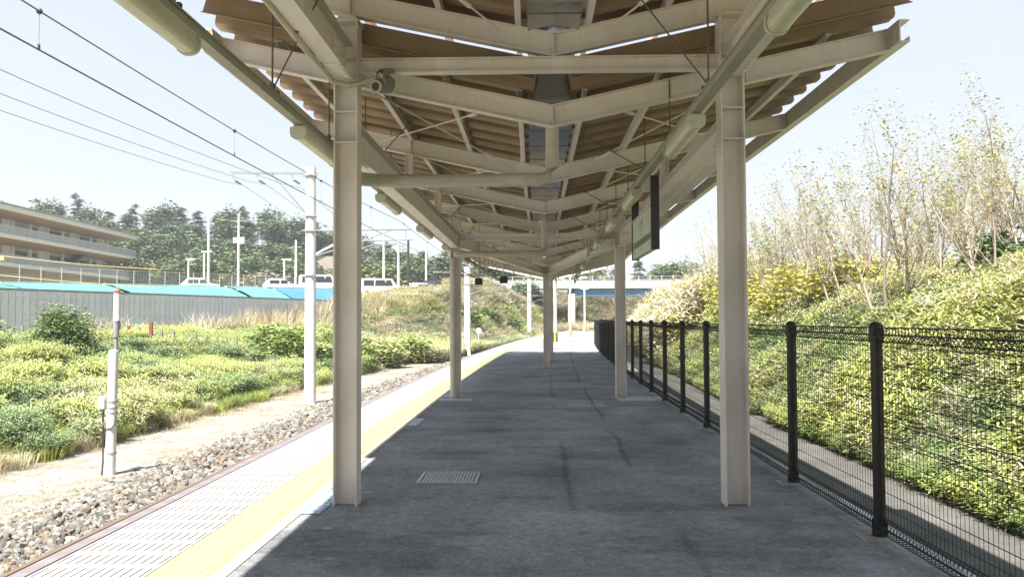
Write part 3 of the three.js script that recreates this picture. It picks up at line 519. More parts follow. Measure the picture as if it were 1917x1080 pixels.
{ // signal aerial post in the gravel
  const y0 = ground(-8.42, 16.9), t = thing('aerial_post', 'white aerial post with red cap and cable box standing by the ballast', 'post', V(-8.42, y0 - 0.02, 16.9));
  part(t, 'lower_tube', [cyl(0.1, 0.095, 2.5, 0, 0, 0, 20), new THREE.SphereGeometry(0.095, 16, 6, 0, 7, 0, 1.57).scale(1, 0.35, 1).translate(0, 2.5, 0)], M.pole).rotation.z = -0.018;
  part(t, 'upper_tube', [cyl(0.038, 0.038, 0.62, 0.09, 2.42, 0, 12), cyl(0.06, 0.06, 0.34, 0.09, 2.78, 0, 12)], M.grey);
  const a = part(t, 'aerial', [cyl(0.07, 0.062, 0.56, 0.1, 3.1, 0, 18)], M.white);
  part(a, 'red_cap', [cyl(0.07, 0.066, 0.05, 0.1, 3.66, 0, 18)], mat(lin(0.62, 0.07, 0.06), 0.5));
  part(a, 'red_collar', [cyl(0.05, 0.05, 0.04, 0.1, 3.065, 0, 14)], mat(lin(0.4, 0.08, 0.06), 0.5));
  for (const y of [0.48, 1.28, 1.38, 1.5]) part(t, 'band', [new THREE.CylinderGeometry(0.105, 0.105, 0.03, 20).translate(0.008 + y * 0.015, y, 0)], M.grey);
  const bx = part(t, 'cable_box', [box(0.12, 0.24, 0.16, -0.16, 1.48, 0.02)], M.white); part(bx, 'lid', [box(0.01, 0.2, 0.13, -0.225, 1.48, 0.02), box(0.06, 0.05, 0.05, -0.16, 1.335, 0.02)], M.grey);
  part(t, 'cable', [wire([[-0.14, 1.34, 0.03], [-0.13, 1.1, 0.06], [-0.06, 0.98, 0.11], [0.06, 0.97, 0.11], [0.13, 1.06, 0.07], [0.12, 1.2, 0.02]].map((p) => new THREE.Vector3(...p)), 0.014, 8), wire([[-0.14, 1.3, 0.02], [-0.125, 0.9, 0.05], [-0.12, 0.3, 0.05], [-0.13, 0.02, 0.08]].map((p) => new THREE.Vector3(...p)), 0.016, 8)], M.dark);
}
const lampPoles = [[1.55, 58.7, 0, 'white platform lamp post with yellow and black banded foot'], [3.47, 78.9, 1, 'white platform lamp post with orange wrapped foot'], [6.13, 100.9, 2, 'most distant white platform lamp post with yellow and orange foot']];
for (const [x, z, k, label] of lampPoles) {
  const t = thing('lamp_post', label, 'lamp post', V(x, 0, z), 0, 'lamp posts on the open platform'), bm = [mat(lin(0.5, 0.42, 0.05), 0.6), mat(lin(0.6, 0.22, 0.06), 0.6), mat(lin(0.6, 0.35, 0.04), 0.6)][k];
  part(t, 'shaft', [cyl(0.115, 0.1, 5.4, 0, 0, 0, 14)], M.white);
  part(t, 'foot_sleeve', [cyl(0.165, 0.165, 0.65, 0, 0.005, 0, 16)], bm);
  const s = []; for (let j = 0; j < 6; j++) { const a = (j / 6) * 2 * Math.PI + 0.3; s.push(box(0.07, 0.63, 0.012).rotateY(a).translate(Math.sin(a) * 0.165, 0.33, Math.cos(a) * 0.165)); } part(t, 'sleeve_stripe', s, k === 0 ? M.dark : mat(lin(0.5, 0.45, 0.4), 0.6));
  part(t, 'lamp_arm', [rod(new THREE.Vector3(0, 5, 0), new THREE.Vector3(1.1, 5.35, 0), 0.04, 8), rod(new THREE.Vector3(0, 5, 0), new THREE.Vector3(-1.1, 5.35, 0), 0.04, 8)], M.white);
  part(t, 'lamp_head', [box(0.6, 0.1, 0.2, 1.3, 5.36, 0), box(0.6, 0.1, 0.2, -1.3, 5.36, 0)], M.white);
}

{ const t = thing('dangling_cable', 'black cable hanging in loops from the far end of the canopy', 'cable'); part(t, 'strand', [wire([V(1.05, 3.4, 38.8), V(1.08, 3.05, 38.9), V(1.0, 2.85, 39), V(1.35, 2.72, 39), V(1.75, 2.7, 39), V(2.0, 3.3, 38.9)], 0.016, 6)], M.dark); part(t, 'hook', [box(0.06, 0.3, 0.06, 1.06, 3.35, -38.8)], M.rod); }

// ---------------------------------------------------------------- hoarding, old fence, tarpaulins, car park
const alongWall = (s, d = 0) => { const k = s / wallLen; return [WALL0[0] + wallDir[0] * k - d * wallDir[1] / wallLen, WALL0[1] + wallDir[1] * k + d * wallDir[0] / wallLen]; };   // s metres along, d metres behind
const wallTurn = Math.atan2(wallDir[0], -wallDir[1]);
{
  const t = thing('site_hoarding', 'long grey steel panel hoarding behind the grassy bank', 'hoarding');
  const g = uvBox(extrude([[0, 0], [0.03, 0.035], [0.2, 0.035], [0.225, 0], [0.275, 0], [0.3, 0.035], [0.455, 0.035], [0.475, 0], [0.475, -0.006], [0, -0.006]], 3.45).rotateX(-Math.PI / 2));
  const ms = [0.66, 0.69, 0.72].map((k) => mat(lin(k * 0.96, k, k * 1.1), 0.5, { map: T.steel })), r = rng(21);
  for (let s = -26; s < wallLen; s += 0.5) { const [x, z] = alongWall(s), o = share(t, 'panel', g, ms[(r() * 3) | 0], V(x, -0.08, z)); o.rotation.y = Math.atan2(wallDir[1], wallDir[0]); }
  const [ax, az] = alongWall(-26, 0.02), [bx, bz] = alongWall(wallLen, 0.02);
  part(t, 'backing_rail', [0.4, 1.4, 2.4, 3.1].map((h) => bar(V(...((p) => [p[0], h, p[1]])(alongWall(-26, 0.09))), V(...((p) => [p[0], h, p[1]])(alongWall(wallLen, 0.09))), 0.05, 0.98)), mat(lin(0.16, 0.17, 0.18), 0.7));
  part(t, 'cap_rail', [bar(V(ax, 3.39, az), V(bx, 3.39, bz), 0.09, 0.045)], M.white);
}
{ // sheets over the earth behind the hoarding
  const teal = mat(lin(0.13, 0.42, 0.385), 0.5, { map: T.mottle }), blue = mat(lin(0.06, 0.24, 0.36), 0.5, { map: T.mottle });
  const sheet = (s0, s1, m, label, seed) => {
    const nx = 26, ny = 10, pos = [], idx = [], r = rng(seed);
    for (let j = 0; j <= ny; j++) for (let i = 0; i <= nx; i++) { const s = lerp(s0, s1, i / nx), d = lerp(0.6, 5.6, j / ny), [x, z] = alongWall(s, d + 0.25 * noise(s * 0.6, seed)); pos.push(x, ground(x, z) + 0.16 + 0.22 * fbm(s * 0.9 + seed, d * 0.8, 3), -z); if (i && j) { const a = (j - 1) * (nx + 1) + i - 1; idx.push(a, a + 1, a + nx + 1, a + 1, a + nx + 2, a + nx + 1); } }
    const g = new THREE.BufferGeometry(); g.setAttribute('position', new THREE.Float32BufferAttribute(pos, 3)); g.setIndex(idx); g.computeVertexNormals();
    const t = thing('tarpaulin', label, 'tarpaulin', null, 0, 'sheets over the earth bank'); part(t, 'sheet', g, m);
    const [ax, az] = alongWall(s0 + 0.2, 5.75), [bx, bz] = alongWall(s1 - 0.2, 5.75); part(t, 'rolled_hem', [bar(V(ax, ground(ax, az) + 0.32, az), V(bx, ground(bx, bz) + 0.32, bz), 0.3, 0.18)], M.white);
  };
  sheet(-8, 4, teal, 'turquoise tarpaulin at the left edge below the long building', 3);
  sheet(4.3, 12.6, teal, 'turquoise tarpaulin behind the white aerial post', 5);
  sheet(13.2, 26.5, teal, 'widest turquoise tarpaulin in the middle of the earth bank', 7);
  sheet(27.4, 33.2, teal, 'short turquoise tarpaulin beside the blue one', 11);
  sheet(33.4, 46.5, blue, 'blue tarpaulin at the far end behind the tall white pole', 13);
}
{ // chain-link fence of the car park
  const t = thing('car_park_fence', 'pale wire fence with thin posts above the tarpaulins', 'fence'), post = uvBox(cyl(0.045, 0.045, 1.9, 0, 0, 0, 8)), mesh = [];
  let prev = null;
  for (let s = 1; s < 52; s += 2) { const [x, z] = alongWall(s, 14), y = ground(x, z); share(t, 'post', post, M.white, V(x, y, z)); if (prev) { for (const h of [0.08, 1.86]) mesh.push(bar(V(prev[0], prev[2] + h, prev[1]), V(x, y + h, z), 0.045, 0.045)); for (let k = 1; k < 8; k++) mesh.push(bar(V(prev[0], prev[2] + h_(k), prev[1]), V(x, y + h_(k), z), 0.012, 0.016)); for (let k = 1; k < 10; k++) { const a = k / 10; mesh.push(bar(V(lerp(prev[0], x, a), lerp(prev[2], y, a) + 0.1, lerp(prev[1], z, a)), V(lerp(prev[0], x, a), lerp(prev[2], y, a) + 1.85, lerp(prev[1], z, a)), 0.016, 0.012, new THREE.Vector3(1, 0, 0))); } } prev = [x, z, y]; }
  function h_(k) { return 0.1 + k * 0.22; }
  part(t, 'wire_mesh', mesh, mat(lin(0.45, 0.5, 0.5), 0.5));
}
function car(kind, x, z, turn, colour, label) {
  const t = thing('parked_car', label, 'car', V(x, ground(x, z), z), turn, 'cars in the car park'), van = kind === 'van', L = van ? 4.6 : 3.9, W = 1.65, H = van ? 1.95 : 1.5, m = mat(colour, 0.25);
  const side = van ? [[-L / 2, 0.3], [L / 2, 0.3], [L / 2, 0.95], [L / 2 - 0.35, 1.05], [L / 2 - 0.95, H - 0.06], [L / 2 - 1.3, H], [-L / 2 + 0.12, H], [-L / 2, H - 0.2]] : [[-L / 2, 0.3], [L / 2, 0.3], [L / 2, 0.78], [L / 2 - 0.95, 0.92], [L / 2 - 1.6, H - 0.04], [-L / 2 + 0.7, H], [-L / 2 + 0.15, 0.95], [-L / 2, 0.85]];
  part(t, 'body', [extrude(side, W - 0.1, 0.05).translate(0, 0, -W / 2 + 0.05)], m);
  const glass = mat(lin(0.03, 0.04, 0.05), 0.1), y0 = van ? 1.1 : 0.95, y1 = H - 0.14;
  for (const s of [-1, 1]) for (const [a, b] of van ? [[-2.0, -0.75], [-0.65, 0.5], [0.6, 1.25]] : [[-1.25, -0.15], [-0.05, 0.6]]) part(t, 'side_window', [extrude([[a, y0], [b + (b > 0.4 ? 0.25 : 0), y0], [b, y1], [a + 0.05, y1]], 0.01).translate(0, 0, s > 0 ? W / 2 - 0.0 : -W / 2 - 0.01)], glass);
  for (const sx of [-1, 1]) for (const sz of [-1, 1]) { const w = part(t, 'wheel', [new THREE.CylinderGeometry(0.3, 0.3, 0.18, 18).rotateX(Math.PI / 2)], M.dark); w.position.set(sx * (L / 2 - 0.75), 0.3, sz * (W / 2 - 0.07)); part(w, 'rim', [new THREE.CylinderGeometry(0.17, 0.17, 0.19, 12).rotateX(Math.PI / 2)], M.grey); }
  for (const s of [-1, 1]) part(t, 'headlight', [box(0.05, 0.14, 0.28, L / 2 + 0.03, 0.7, s * 0.58)], M.white);
  return t;
}
car('van', -18.3, 102, 0.25, lin(0.72, 0.72, 0.72), 'white van with a row of side windows at the end of the car park');
car('car', -15.1, 101.5, -0.5, lin(0.10, 0.22, 0.42), 'blue hatchback parked beside the white van');
car('car', -13.6, 103.5, 0.9, lin(0.75, 0.75, 0.75), 'white hatchback parked between the blue and the dark car');
car('car', -12.3, 106, 1.3, lin(0.025, 0.025, 0.05), 'dark navy hatchback at the right end of the car park');
car('car', -36.5, 93, 0.3, lin(0.75, 0.75, 0.75), 'white car whose roof shows above the turquoise sheet, left of the two');
car('car', -28.8, 97, 0.3, lin(0.72, 0.72, 0.70), 'white car whose roof shows above the blue sheet, right of the two');
car('van', -24.8, 99, 0.2, lin(0.70, 0.72, 0.72), 'white van behind the tall white pole');
{ // old concrete and rusty posts in front of the hoarding
  const t = thing('old_rail_fence', 'row of old short posts with thin rails behind the ivy bush', 'fence'), g = uvBox(box(0.1, 1.35, 0.1, 0, 0.62, 0)), r = rng(33), rails = [], m1 = mat(lin(0.30, 0.26, 0.22), 0.9, { map: T.mottle }), m2 = mat(lin(0.30, 0.07, 0.05), 0.8, { map: T.mottle });
  let prev = null;
  for (let k = 0; k < 22; k++) { const x = -26.6 + k * 0.52 + 0.1 * (r() - 0.5), z = 42 + 0.15 * k, y = ground(x, z), o = share(t, 'post', g, k === 10 || k === 11 || k === 13 ? m2 : m1, V(x, y, z)); o.rotation.z = (r() - 0.5) * 0.1; if (k === 10 || k === 13) o.scale.set(1.5, 1.25, 1.5); if (prev) rails.push(bar(V(prev.x, prev.y + 0.9, -prev.z), V(x, y + 0.9, z), 0.04, 0.05)); prev = V(x, y, z); }
  part(t, 'rail', rails, m1);
}
{ // slanted site post with ropes
  const [x, z] = alongWall(3, 4), y = ground(x, z), t = thing('site_post', 'leaning timber site prop with slack yellow ropes above the left tarpaulins', 'post', V(x, y, z));
  part(t, 'post', [cyl(0.08, 0.07, 2.8, 0, 0, 0, 8)], M.pole); part(t, 'prop', [rod(new THREE.Vector3(-1.2, 0, 0.2), new THREE.Vector3(-0.02, 2.3, 0), 0.06, 8)], mat(lin(0.5, 0.36, 0.22), 0.8));
  const rp = mat(lin(0.55, 0.42, 0.18), 0.8); for (const h of [2.2, 0.95]) part(t, 'rope', [wire([0, 1, 2, 3, 4, 5, 6].map((k) => new THREE.Vector3(-k * 1.6, h + 0.35 * (k / 6) - 0.12 * Math.sin(k / 6 * Math.PI), -k * 0.2)), 0.03, 5), wire([0, 1, 2, 3, 4, 5, 6].map((k) => new THREE.Vector3(k * 1.3, h - 0.1 * k - 0.1 * Math.sin(k / 6 * Math.PI), -k * 1.0)), 0.03, 5)], rp);
  part(t, 'warning_tag', [box(0.5, 0.22, 0.06, -0.5, 2.2, 0), box(0.3, 0.3, 0.06, 0.25, 2.05, 0), box(0.4, 0.2, 0.06, -1.9, 1.0, 0)], mat(lin(0.65, 0.35, 0.15), 0.7));
}
// ---------------------------------------------------------------- long building with balconies
{
  const t = thing('school_building', 'long three storey building with timber soffits and grey balcony railings', 'building', V(-75.6, 5.6, 88), 0.0585);
  // local: x to the right of the facade = +x is out towards the line, -z runs away from the viewer
  const L = 83.5, Z = (a, b) => [-(a + b) / 2, b - a];
  const wallM = mat(lin(0.62, 0.57, 0.48), 0.8, { map: T.mottle }), wood = mat(lin(0.62, 0.40, 0.25), 0.6, { map: T.steel }), conc = mat(lin(0.76, 0.75, 0.73), 0.8, { map: T.mottle }), railM = mat(lin(0.36, 0.375, 0.41), 0.5, { transparent: true, opacity: 0.68 }), roofM = mat(lin(0.20, 0.22, 0.25), 0.5), gl = mat(lin(0.05, 0.07, 0.10), 0.08), frameM = mat(lin(0.06, 0.08, 0.10), 0.4), pale = mat(lin(0.66, 0.64, 0.58), 0.7);
  part(t, 'ground_floor_wall', [box(9, 4.2, L - 8, -8.6, 2.1, -(L - 8) / 2)], wallM);
  for (const [a, b] of [[22, 30], [36, 45], [50, 56], [60, 66]]) { const [z, d] = Z(a, b); part(t, 'timber_screen', [box(0.1, 3.4, d, -4.06, 1.8, z)], wood); }
  const floors = [4.15, 8.4, 12.5];                             // undersides at the rim
  floors.forEach((y, f) => {
    const rim = f === 2 ? 0.75 : 0.6, drop = 0.5;
    part(t, f === 2 ? 'roof_slab' : 'balcony_slab', [box(0.25, rim, L, -0.125, y + rim / 2, -L / 2), box(13, rim, 0.25, -6.5, y + rim / 2, -L + 0.125), box(12.7, 0.2, L - 0.3, -6.6, y + rim - 0.12, -L / 2)], conc);
    part(t, 'soffit', [extrude([[-0.25, y + 0.02], [-0.25, y + 0.14], [-4.2, y + 0.14], [-4.2, y - drop]], L - 0.3).translate(0, 0, -L + 0.05)], wood);
    if (f === 2) part(t, 'roof_edge', [box(0.5, 0.16, L + 0.3, -0.1, y + rim + 0.08, -L / 2), box(12, 0.5, L - 1, -6.8, y + rim + 0.25, -L / 2)], roofM);
    if (f < 2) {
      const fl = y + rim, top = floors[f + 1] - drop + 0.05;
      part(t, 'wall', [box(8.4, top + 0.6 - fl, L - 8, -8.6, (fl + top + 0.6) / 2, -(L - 8) / 2)], wallM);
      for (let a = 2; a < L - 12; a += 10.9) {
        const wz = a + 0.6; // window bay: frame, four panes, pillars, recessed door, panel
        const w = part(t, 'window', [box(0.12, 2.5, 3.9, -4.36, fl + 1.35, -(wz + 1.95))], frameM);
        for (let k = 0; k < 4; k++) part(w, 'pane', [box(0.03, 1.5, 0.86, -4.285, fl + 0.95, -(wz + 0.52 + k * 0.955)), box(0.03, 0.72, 0.86, -4.285, fl + 2.16, -(wz + 0.52 + k * 0.955))], gl);
        for (const q of [wz - 0.65, wz + 4.55]) part(t, 'pillar', [box(0.3, top - fl + 0.5, 0.9, -4.26, (fl + top + 0.5) / 2, -q)], pale);
        part(t, 'recess_door', [box(0.1, 2.6, 1.7, -4.36, fl + 1.3, -(wz + 6.1))], frameM);
        part(t, 'wall_panel', [box(0.14, top - fl + 0.4, 2.6, -4.34, (fl + top + 0.4) / 2, -(wz + 8.6))], pale);
      }
      const nP = 34; for (let k = 0; k < nP; k++) { const [z, d] = Z(k * L / nP + 0.03, (k + 1) * L / nP - 0.03); part(t, 'railing_panel', [box(0.06, 1.12, d, -0.1, fl + 0.62, z)], railM); }
      for (let k = 0; k < 4; k++) part(t, 'railing_panel', [box(2.9, 1.12, 0.06, -1.6 - k * 3, fl + 0.62, -L + 0.12)], railM);
      part(t, 'hand_rail', [box(0.1, 0.06, L, -0.1, fl + 1.21, -L / 2)], conc);
    }
  });
  part(t, 'outside_stair', [bar(new THREE.Vector3(-3, 4.9, -60), new THREE.Vector3(-3, 8.6, -66.5), 1.6, 0.5)], frameM);
}
// ---------------------------------------------------------------- road bridge
{
  const t = thing('road_bridge', 'white parapet road bridge on a blue girder crossing the cutting', 'bridge'), z = 150, wh = mat(lin(0.62, 0.62, 0.60), 0.7, { map: T.mottle }), bl = mat(lin(0.14, 0.30, 0.50), 0.5, { map: T.mottle });
  part(t, 'blue_girder', [box(20.5, 1.25, 0.5, 17.6, 6.25, -z), box(20.5, 0.12, 0.9, 17.6, 5.62, -z + 0.1), ...Array.from({ length: 9 }, (_, k) => box(0.08, 1.1, 0.2, 7.6 + k * 2.4, 6.25, -z + 0.33))], bl);
  part(t, 'blue_girder', [box(20.5, 1.25, 0.5, 16.6, 6.25, -z - 5)], bl);
  part(t, 'deck', [box(46, 0.5, 8, 13, 7.15, -z - 3)], wh);
  for (let k = 0; k < 12; k++) part(t, 'parapet_panel', [box(3.78, 0.85, 0.2, -8.1 + k * 3.84, 7.85, -z + 0.85)], wh);
  const posts = []; for (let k = 0; k < 24; k++) posts.push(box(0.12, 0.8, 0.12, -9.5 + k * 2, 8.65, -z + 0.85)); part(t, 'railing_posts', posts, wh);
  for (const y of [8.5, 8.95]) part(t, 'railing_bar', [box(46, 0.07, 0.08, 13, y, -z + 0.85)], mat(lin(0.35, 0.36, 0.36), 0.5));
  for (const [x, w] of [[-1.5, 3], [29.6, 4]]) part(t, 'abutment', [box(w, 9, 7.5, x, 2.2, -z - 3)], M.concrete);
  part(t, 'pier', [box(1.2, 8, 1.4, 6.8, 2, -z + 0.2)], wh);
}
function utilityPole(x, z, h, label, bits) {
  const t = thing('utility_pole', label, 'pole', V(x, ground(x, z) - 0.2, z), 0, 'distant poles and street lamps'); part(t, 'shaft', [cyl(0.2, 0.13, h, 0, 0, 0, 10)], bits === 2 ? M.dark : M.pole);
  if (bits === 1) { part(t, 'cross_arm', [box(2.4, 0.14, 0.14, 0, h - 1.1, 0), box(1.6, 0.12, 0.12, 0, h - 2.0, 0)], M.grey); part(t, 'transformer', [cyl(0.35, 0.35, 0.9, 0.55, h - 4.4, 0, 12), cyl(0.3, 0.3, 0.8, -0.5, h - 4.3, 0, 12)], M.white); }
  if (bits === 3) part(t, 'lamp_head', [box(1.6, 0.18, 0.4, 0.4, h, 0)], M.white);
  if (bits === 0) part(t, 'cross_arm', [box(1.6, 0.12, 0.12, 0, h - 1.0, 0)], M.grey);
}
for (const a of [[-46, 120, 11, 'grey utility pole with a cross arm right of the building', 0], [-42.4, 122, 12, 'utility pole carrying two white transformers in front of the dark trees', 1], [-50.5, 130, 7, 'street lamp near the end of the building', 3], [-57, 140, 6.5, 'street lamp left of the utility pole with a cross arm', 3], [-41, 140, 6.5, 'street lamp between the transformer pole and the tall white pole', 3], [-33.5, 120, 8, 'thin pole left of the tall white pole', 0], [-32, 138, 7.5, 'street lamp just left of the tall white pole', 3], [-14.9, 102, 8.5, 'slim dark pole rising behind the parked cars', 2], [-21, 120, 9, 'pale pole right of the near left column', 0], [-18.6, 118, 8, 'thick pale pole behind the white van', 0], [-17.5, 140, 9, 'pale pole beside the dark pole of the car park', 0]]) utilityPole(...a);
for (const [x, h, label, k] of [[-214, 26, 'faint lattice pylon on the skyline behind the hill', 1], [92, 40, 'faint lattice pylon beyond the bridge, left of the pair', 1], [100, 40, 'faint lattice pylon beyond the bridge, right of the pair', 1]]) {
  const z = 700, y = ground(x, z) + (x < 0 ? 36 : 18), t = thing('lattice_pylon', label, 'pylon', V(x, y, z)), g = [];
  for (const sx of [-1, 1]) for (const sz of [-1, 1]) g.push(bar(new THREE.Vector3(sx * 3.5, -20, sz * 3.5), new THREE.Vector3(sx * 0.5, h, sz * 0.5), 0.3, 0.3));
  for (let k2 = 0; k2 < 9; k2++) { const a = k2 / 9, b = (k2 + 1) / 9, wa = lerp(3.5, 0.5, a), wb = lerp(3.5, 0.5, b), ya = lerp(-20, h, a), yb = lerp(-20, h, b); for (const s of [-1, 1]) g.push(bar(new THREE.Vector3(-wa * s, ya, 3), new THREE.Vector3(wb * s, yb, 2), 0.2, 0.2)); }
  const f = mat(lin(0.45, 0.47, 0.5), 0.6); part(t, 'tower', g, f); for (const q of [0.62, 0.76, 0.9]) part(t, 'cross_arm', [bar(new THREE.Vector3(-6, h * q, 0), new THREE.Vector3(6, h * q, 0), 0.4, 0.5)], f);
}
{ const t = thing('house', 'small white gabled house roof between the tall pole and the near column', 'house', V(-41.5, ground(-41.5, 175) + 1, 175), 0.3), w = mat(lin(0.66, 0.62, 0.56), 0.8); part(t, 'wall', [box(6, 6, 6, 0, 4.6, 0)], mat(lin(0.34, 0.30, 0.26), 0.8)); part(t, 'roof', [extrude([[-4, 7.4], [0, 9.6], [4, 7.4], [4, 7.8], [0, 10.1], [-4, 7.8]], 7).translate(0, 0, -3.5)], w); part(t, 'window', [box(1.2, 1.2, 0.1, 1, 6, 3.05)], M.dark); }
{ // sand heap left by the car park edge
  const g = new THREE.SphereGeometry(1, 28, 14), p = g.attributes.position; for (let i = 0; i < p.count; i++) { const k = 1 + 0.25 * (fbm(p.getX(i) * 2 + 5, p.getZ(i) * 2 + p.getY(i), 3) - 0.5); p.setXYZ(i, p.getX(i) * 3.6 * k, p.getY(i) * 0.75 * k, p.getZ(i) * 3 * k); } g.computeVertexNormals();
  const o = part(scene, numbered('sand_heap'), g, mat(lin(0.48, 0.42, 0.34), 0.95, { map: T.mottle })); o.position.copy(V(-14.2, ground(-14.2, 93) + 0.3, 93)); o.userData = { label: 'low bare sand heap at the far end of the hoarding', category: 'sand heap' };
}
{ // white marker stake and small round sign by the far track
  const t = thing('marker_post', 'small white leaning marker stake beside the far track', 'marker', V(-4.6, ground(-4.6, 62), 62)); part(t, 'stake', [box(0.22, 1.1, 0.12, 0, 0.5, 0)], M.white).rotation.z = 0.12; part(t, 'foot', [box(0.4, 0.12, 0.3, 0, 0.02, 0)], M.concrete);
  const s = thing('track_sign', 'small round white sign on a thin post on the far left bank', 'sign', V(-5.2, ground(-5.2, 82), 82)); part(s, 'post', [cyl(0.035, 0.035, 1.9, 0, 0, 0, 8)], M.white); part(s, 'disc', [new THREE.CylinderGeometry(0.28, 0.28, 0.03, 20).rotateX(Math.PI / 2).translate(0, 2.0, 0)], M.white);
}

// ---------------------------------------------------------------- ballast
const leafMat = (rough = 0.75, tr = 0.3) => new THREE.MeshPhysicalMaterial({ color: 0xffffff, roughness: rough, transmission: tr, thickness: 0, side: THREE.DoubleSide });
const veg = leafMat(0.8, 0.25);
{
  const r = rng(77), geos = [];
  for (let v = 0; v < 5; v++) {
    const g = new THREE.IcosahedronGeometry(1, v < 3 ? 0 : 1), p = g.attributes.position, sx = 0.8 + 0.5 * r(), sz = 0.8 + 0.5 * r();
    for (let i = 0; i < p.count; i++) { const x = p.getX(i), y = p.getY(i), z = p.getZ(i), k = 0.72 + 0.55 * hash(Math.round(x * 9) + v * 31 + Math.round(z * 9) * 7, Math.round(y * 9)); p.setXYZ(i, x * k * sx, y * k * 0.75, z * k * sz); }
    g.computeVertexNormals(); geos.push(uvBox(g));
  }
  const lists = geos.map(() => []), q = new THREE.Quaternion(), e = new THREE.Euler(), s = new THREE.Vector3(), c = new THREE.Color();
  for (let k = 0; k < 42000; k++) {
    const z = 5 + 75 * Math.pow(r(), 1.9), u = -5.0 - 3.1 * r() + 0.25 * (r() - 0.5); if (u < -7.8 && r() < 0.6) continue;
    const x = u + bend(z), y = Math.max(ground(x, z), u > -6.3 ? -1.07 : -9) , sc = (0.028 + 0.03 * r()) * (1 + z * 0.008);
    e.set(r() * 6, r() * 6, r() * 6); q.setFromEuler(e); s.set(sc, sc, sc);
    const t = r(), w = noise(x * 0.8, z * 0.5); c.setRGB(0.30, 0.28, 0.25); if (t < 0.08 + 0.2 * w) c.setRGB(0.24, 0.18, 0.13); else if (t > 0.8) c.setRGB(0.15, 0.145, 0.14); c.multiplyScalar(0.4 + 0.6 * r());
    lists[(r() * 5) | 0].push([new THREE.Matrix4().compose(V(x, y + sc * 0.35 + (u > -7.3 ? 0.07 * r() : 0), z), q, s), c.clone()]);
  }
  const all = mass('ballast', 'loose grey and brown ballast stones along the track shoulder', 'ballast');
  geos.forEach((g, i) => stuff('stones', '', '', g, mat(0xffffff, 0.9), lists[i], all));
}
// ---------------------------------------------------------------- grasses
function tuft(seed, n, h, spread, w, droop, leaf = 0) {         // n blades, each three bent triangles pairs
  const r = rng(seed), pos = [], idx = []; let o = 0;
  for (let k = 0; k < n; k++) {
    const a = r() * 6.283, d = Math.sqrt(r()) * spread * 0.5, bx = Math.cos(a) * d, bz = Math.sin(a) * d, dir = a + (r() - 0.5) * 1.6, hh = h * (0.55 + 0.6 * r()), out = droop * hh * (0.4 + 0.9 * r()), ww = w * (0.7 + 0.6 * r()), px = -Math.sin(dir) * ww, pz = Math.cos(dir) * ww;
    if (leaf) { // short stalk carrying lance leaves at several heights
      for (let j = 0; j < leaf; j++) { const t = 0.25 + 0.75 * r(), ld = r() * 6.283, ll = h * (0.22 + 0.25 * r()), lx = Math.cos(ld), lz = Math.sin(ld), cx = bx + Math.cos(dir) * out * t * t, cz = bz + Math.sin(dir) * out * t * t, cy = hh * t, up = 0.5 * ll * (r() - 0.15); pos.push(cx, cy, cz, cx + lx * ll * 0.5 - lz * ww, cy + up, cz + lz * ll * 0.5 + lx * ww, cx + lx * ll * 0.5 + lz * ww, cy + up, cz + lz * ll * 0.5 - lx * ww, cx + lx * ll, cy + up * 0.6, cz + lz * ll); idx.push(o, o + 1, o + 2, o + 1, o + 3, o + 2); o += 4; }
      continue;
    }
    pos.push(bx - px, 0, bz - pz, bx + px, 0, bz + pz, bx + Math.cos(dir) * out * 0.3 - px * 0.8, hh * 0.6, bz + Math.sin(dir) * out * 0.3 - pz * 0.8, bx + Math.cos(dir) * out * 0.3 + px * 0.8, hh * 0.6, bz + Math.sin(dir) * out * 0.3 + pz * 0.8, bx + Math.cos(dir) * out, hh * (1 - 0.25 * droop), bz + Math.sin(dir) * out);
    idx.push(o, o + 1, o + 2, o + 1, o + 3, o + 2, o + 2, o + 3, o + 4); o += 5;
  }
  const g = new THREE.BufferGeometry(); g.setAttribute('position', new THREE.Float32BufferAttribute(pos, 3)); g.setIndex(idx); g.computeVertexNormals(); return g;
}
const TU = {
  weed: [1, 2, 3].map((k) => tuft(k, 26, 0.42, 0.5, 0.011, 0.55, 7)),
  blade: [4, 5].map((k) => tuft(k, 46, 0.5, 0.5, 0.007, 0.6)),
  dry: [6, 7].map((k) => tuft(k, 34, 0.55, 0.5, 0.006, 0.9)),
  pampas: [8, 9].map((k) => tuft(k, 60, 1.9, 0.7, 0.012, 0.45)),
  sasa: [10, 11, 12].map((k) => tuft(k, 14, 0.75, 0.7, 0.022, 0.35, 9)),
  creep: [13, 14].map((k) => tuft(k, 20, 0.16, 0.5, 0.006, 1.0)),
};
const cols = { fresh: [0.25, 0.33, 0.07], lime: [0.36, 0.40, 0.085], mid: [0.14, 0.22, 0.055], deep: [0.06, 0.115, 0.035], straw: [0.48, 0.41, 0.26], pale: [0.58, 0.52, 0.40], tan: [0.33, 0.24, 0.14], yellow: [0.40, 0.37, 0.06], blueg: [0.15, 0.22, 0.12] };
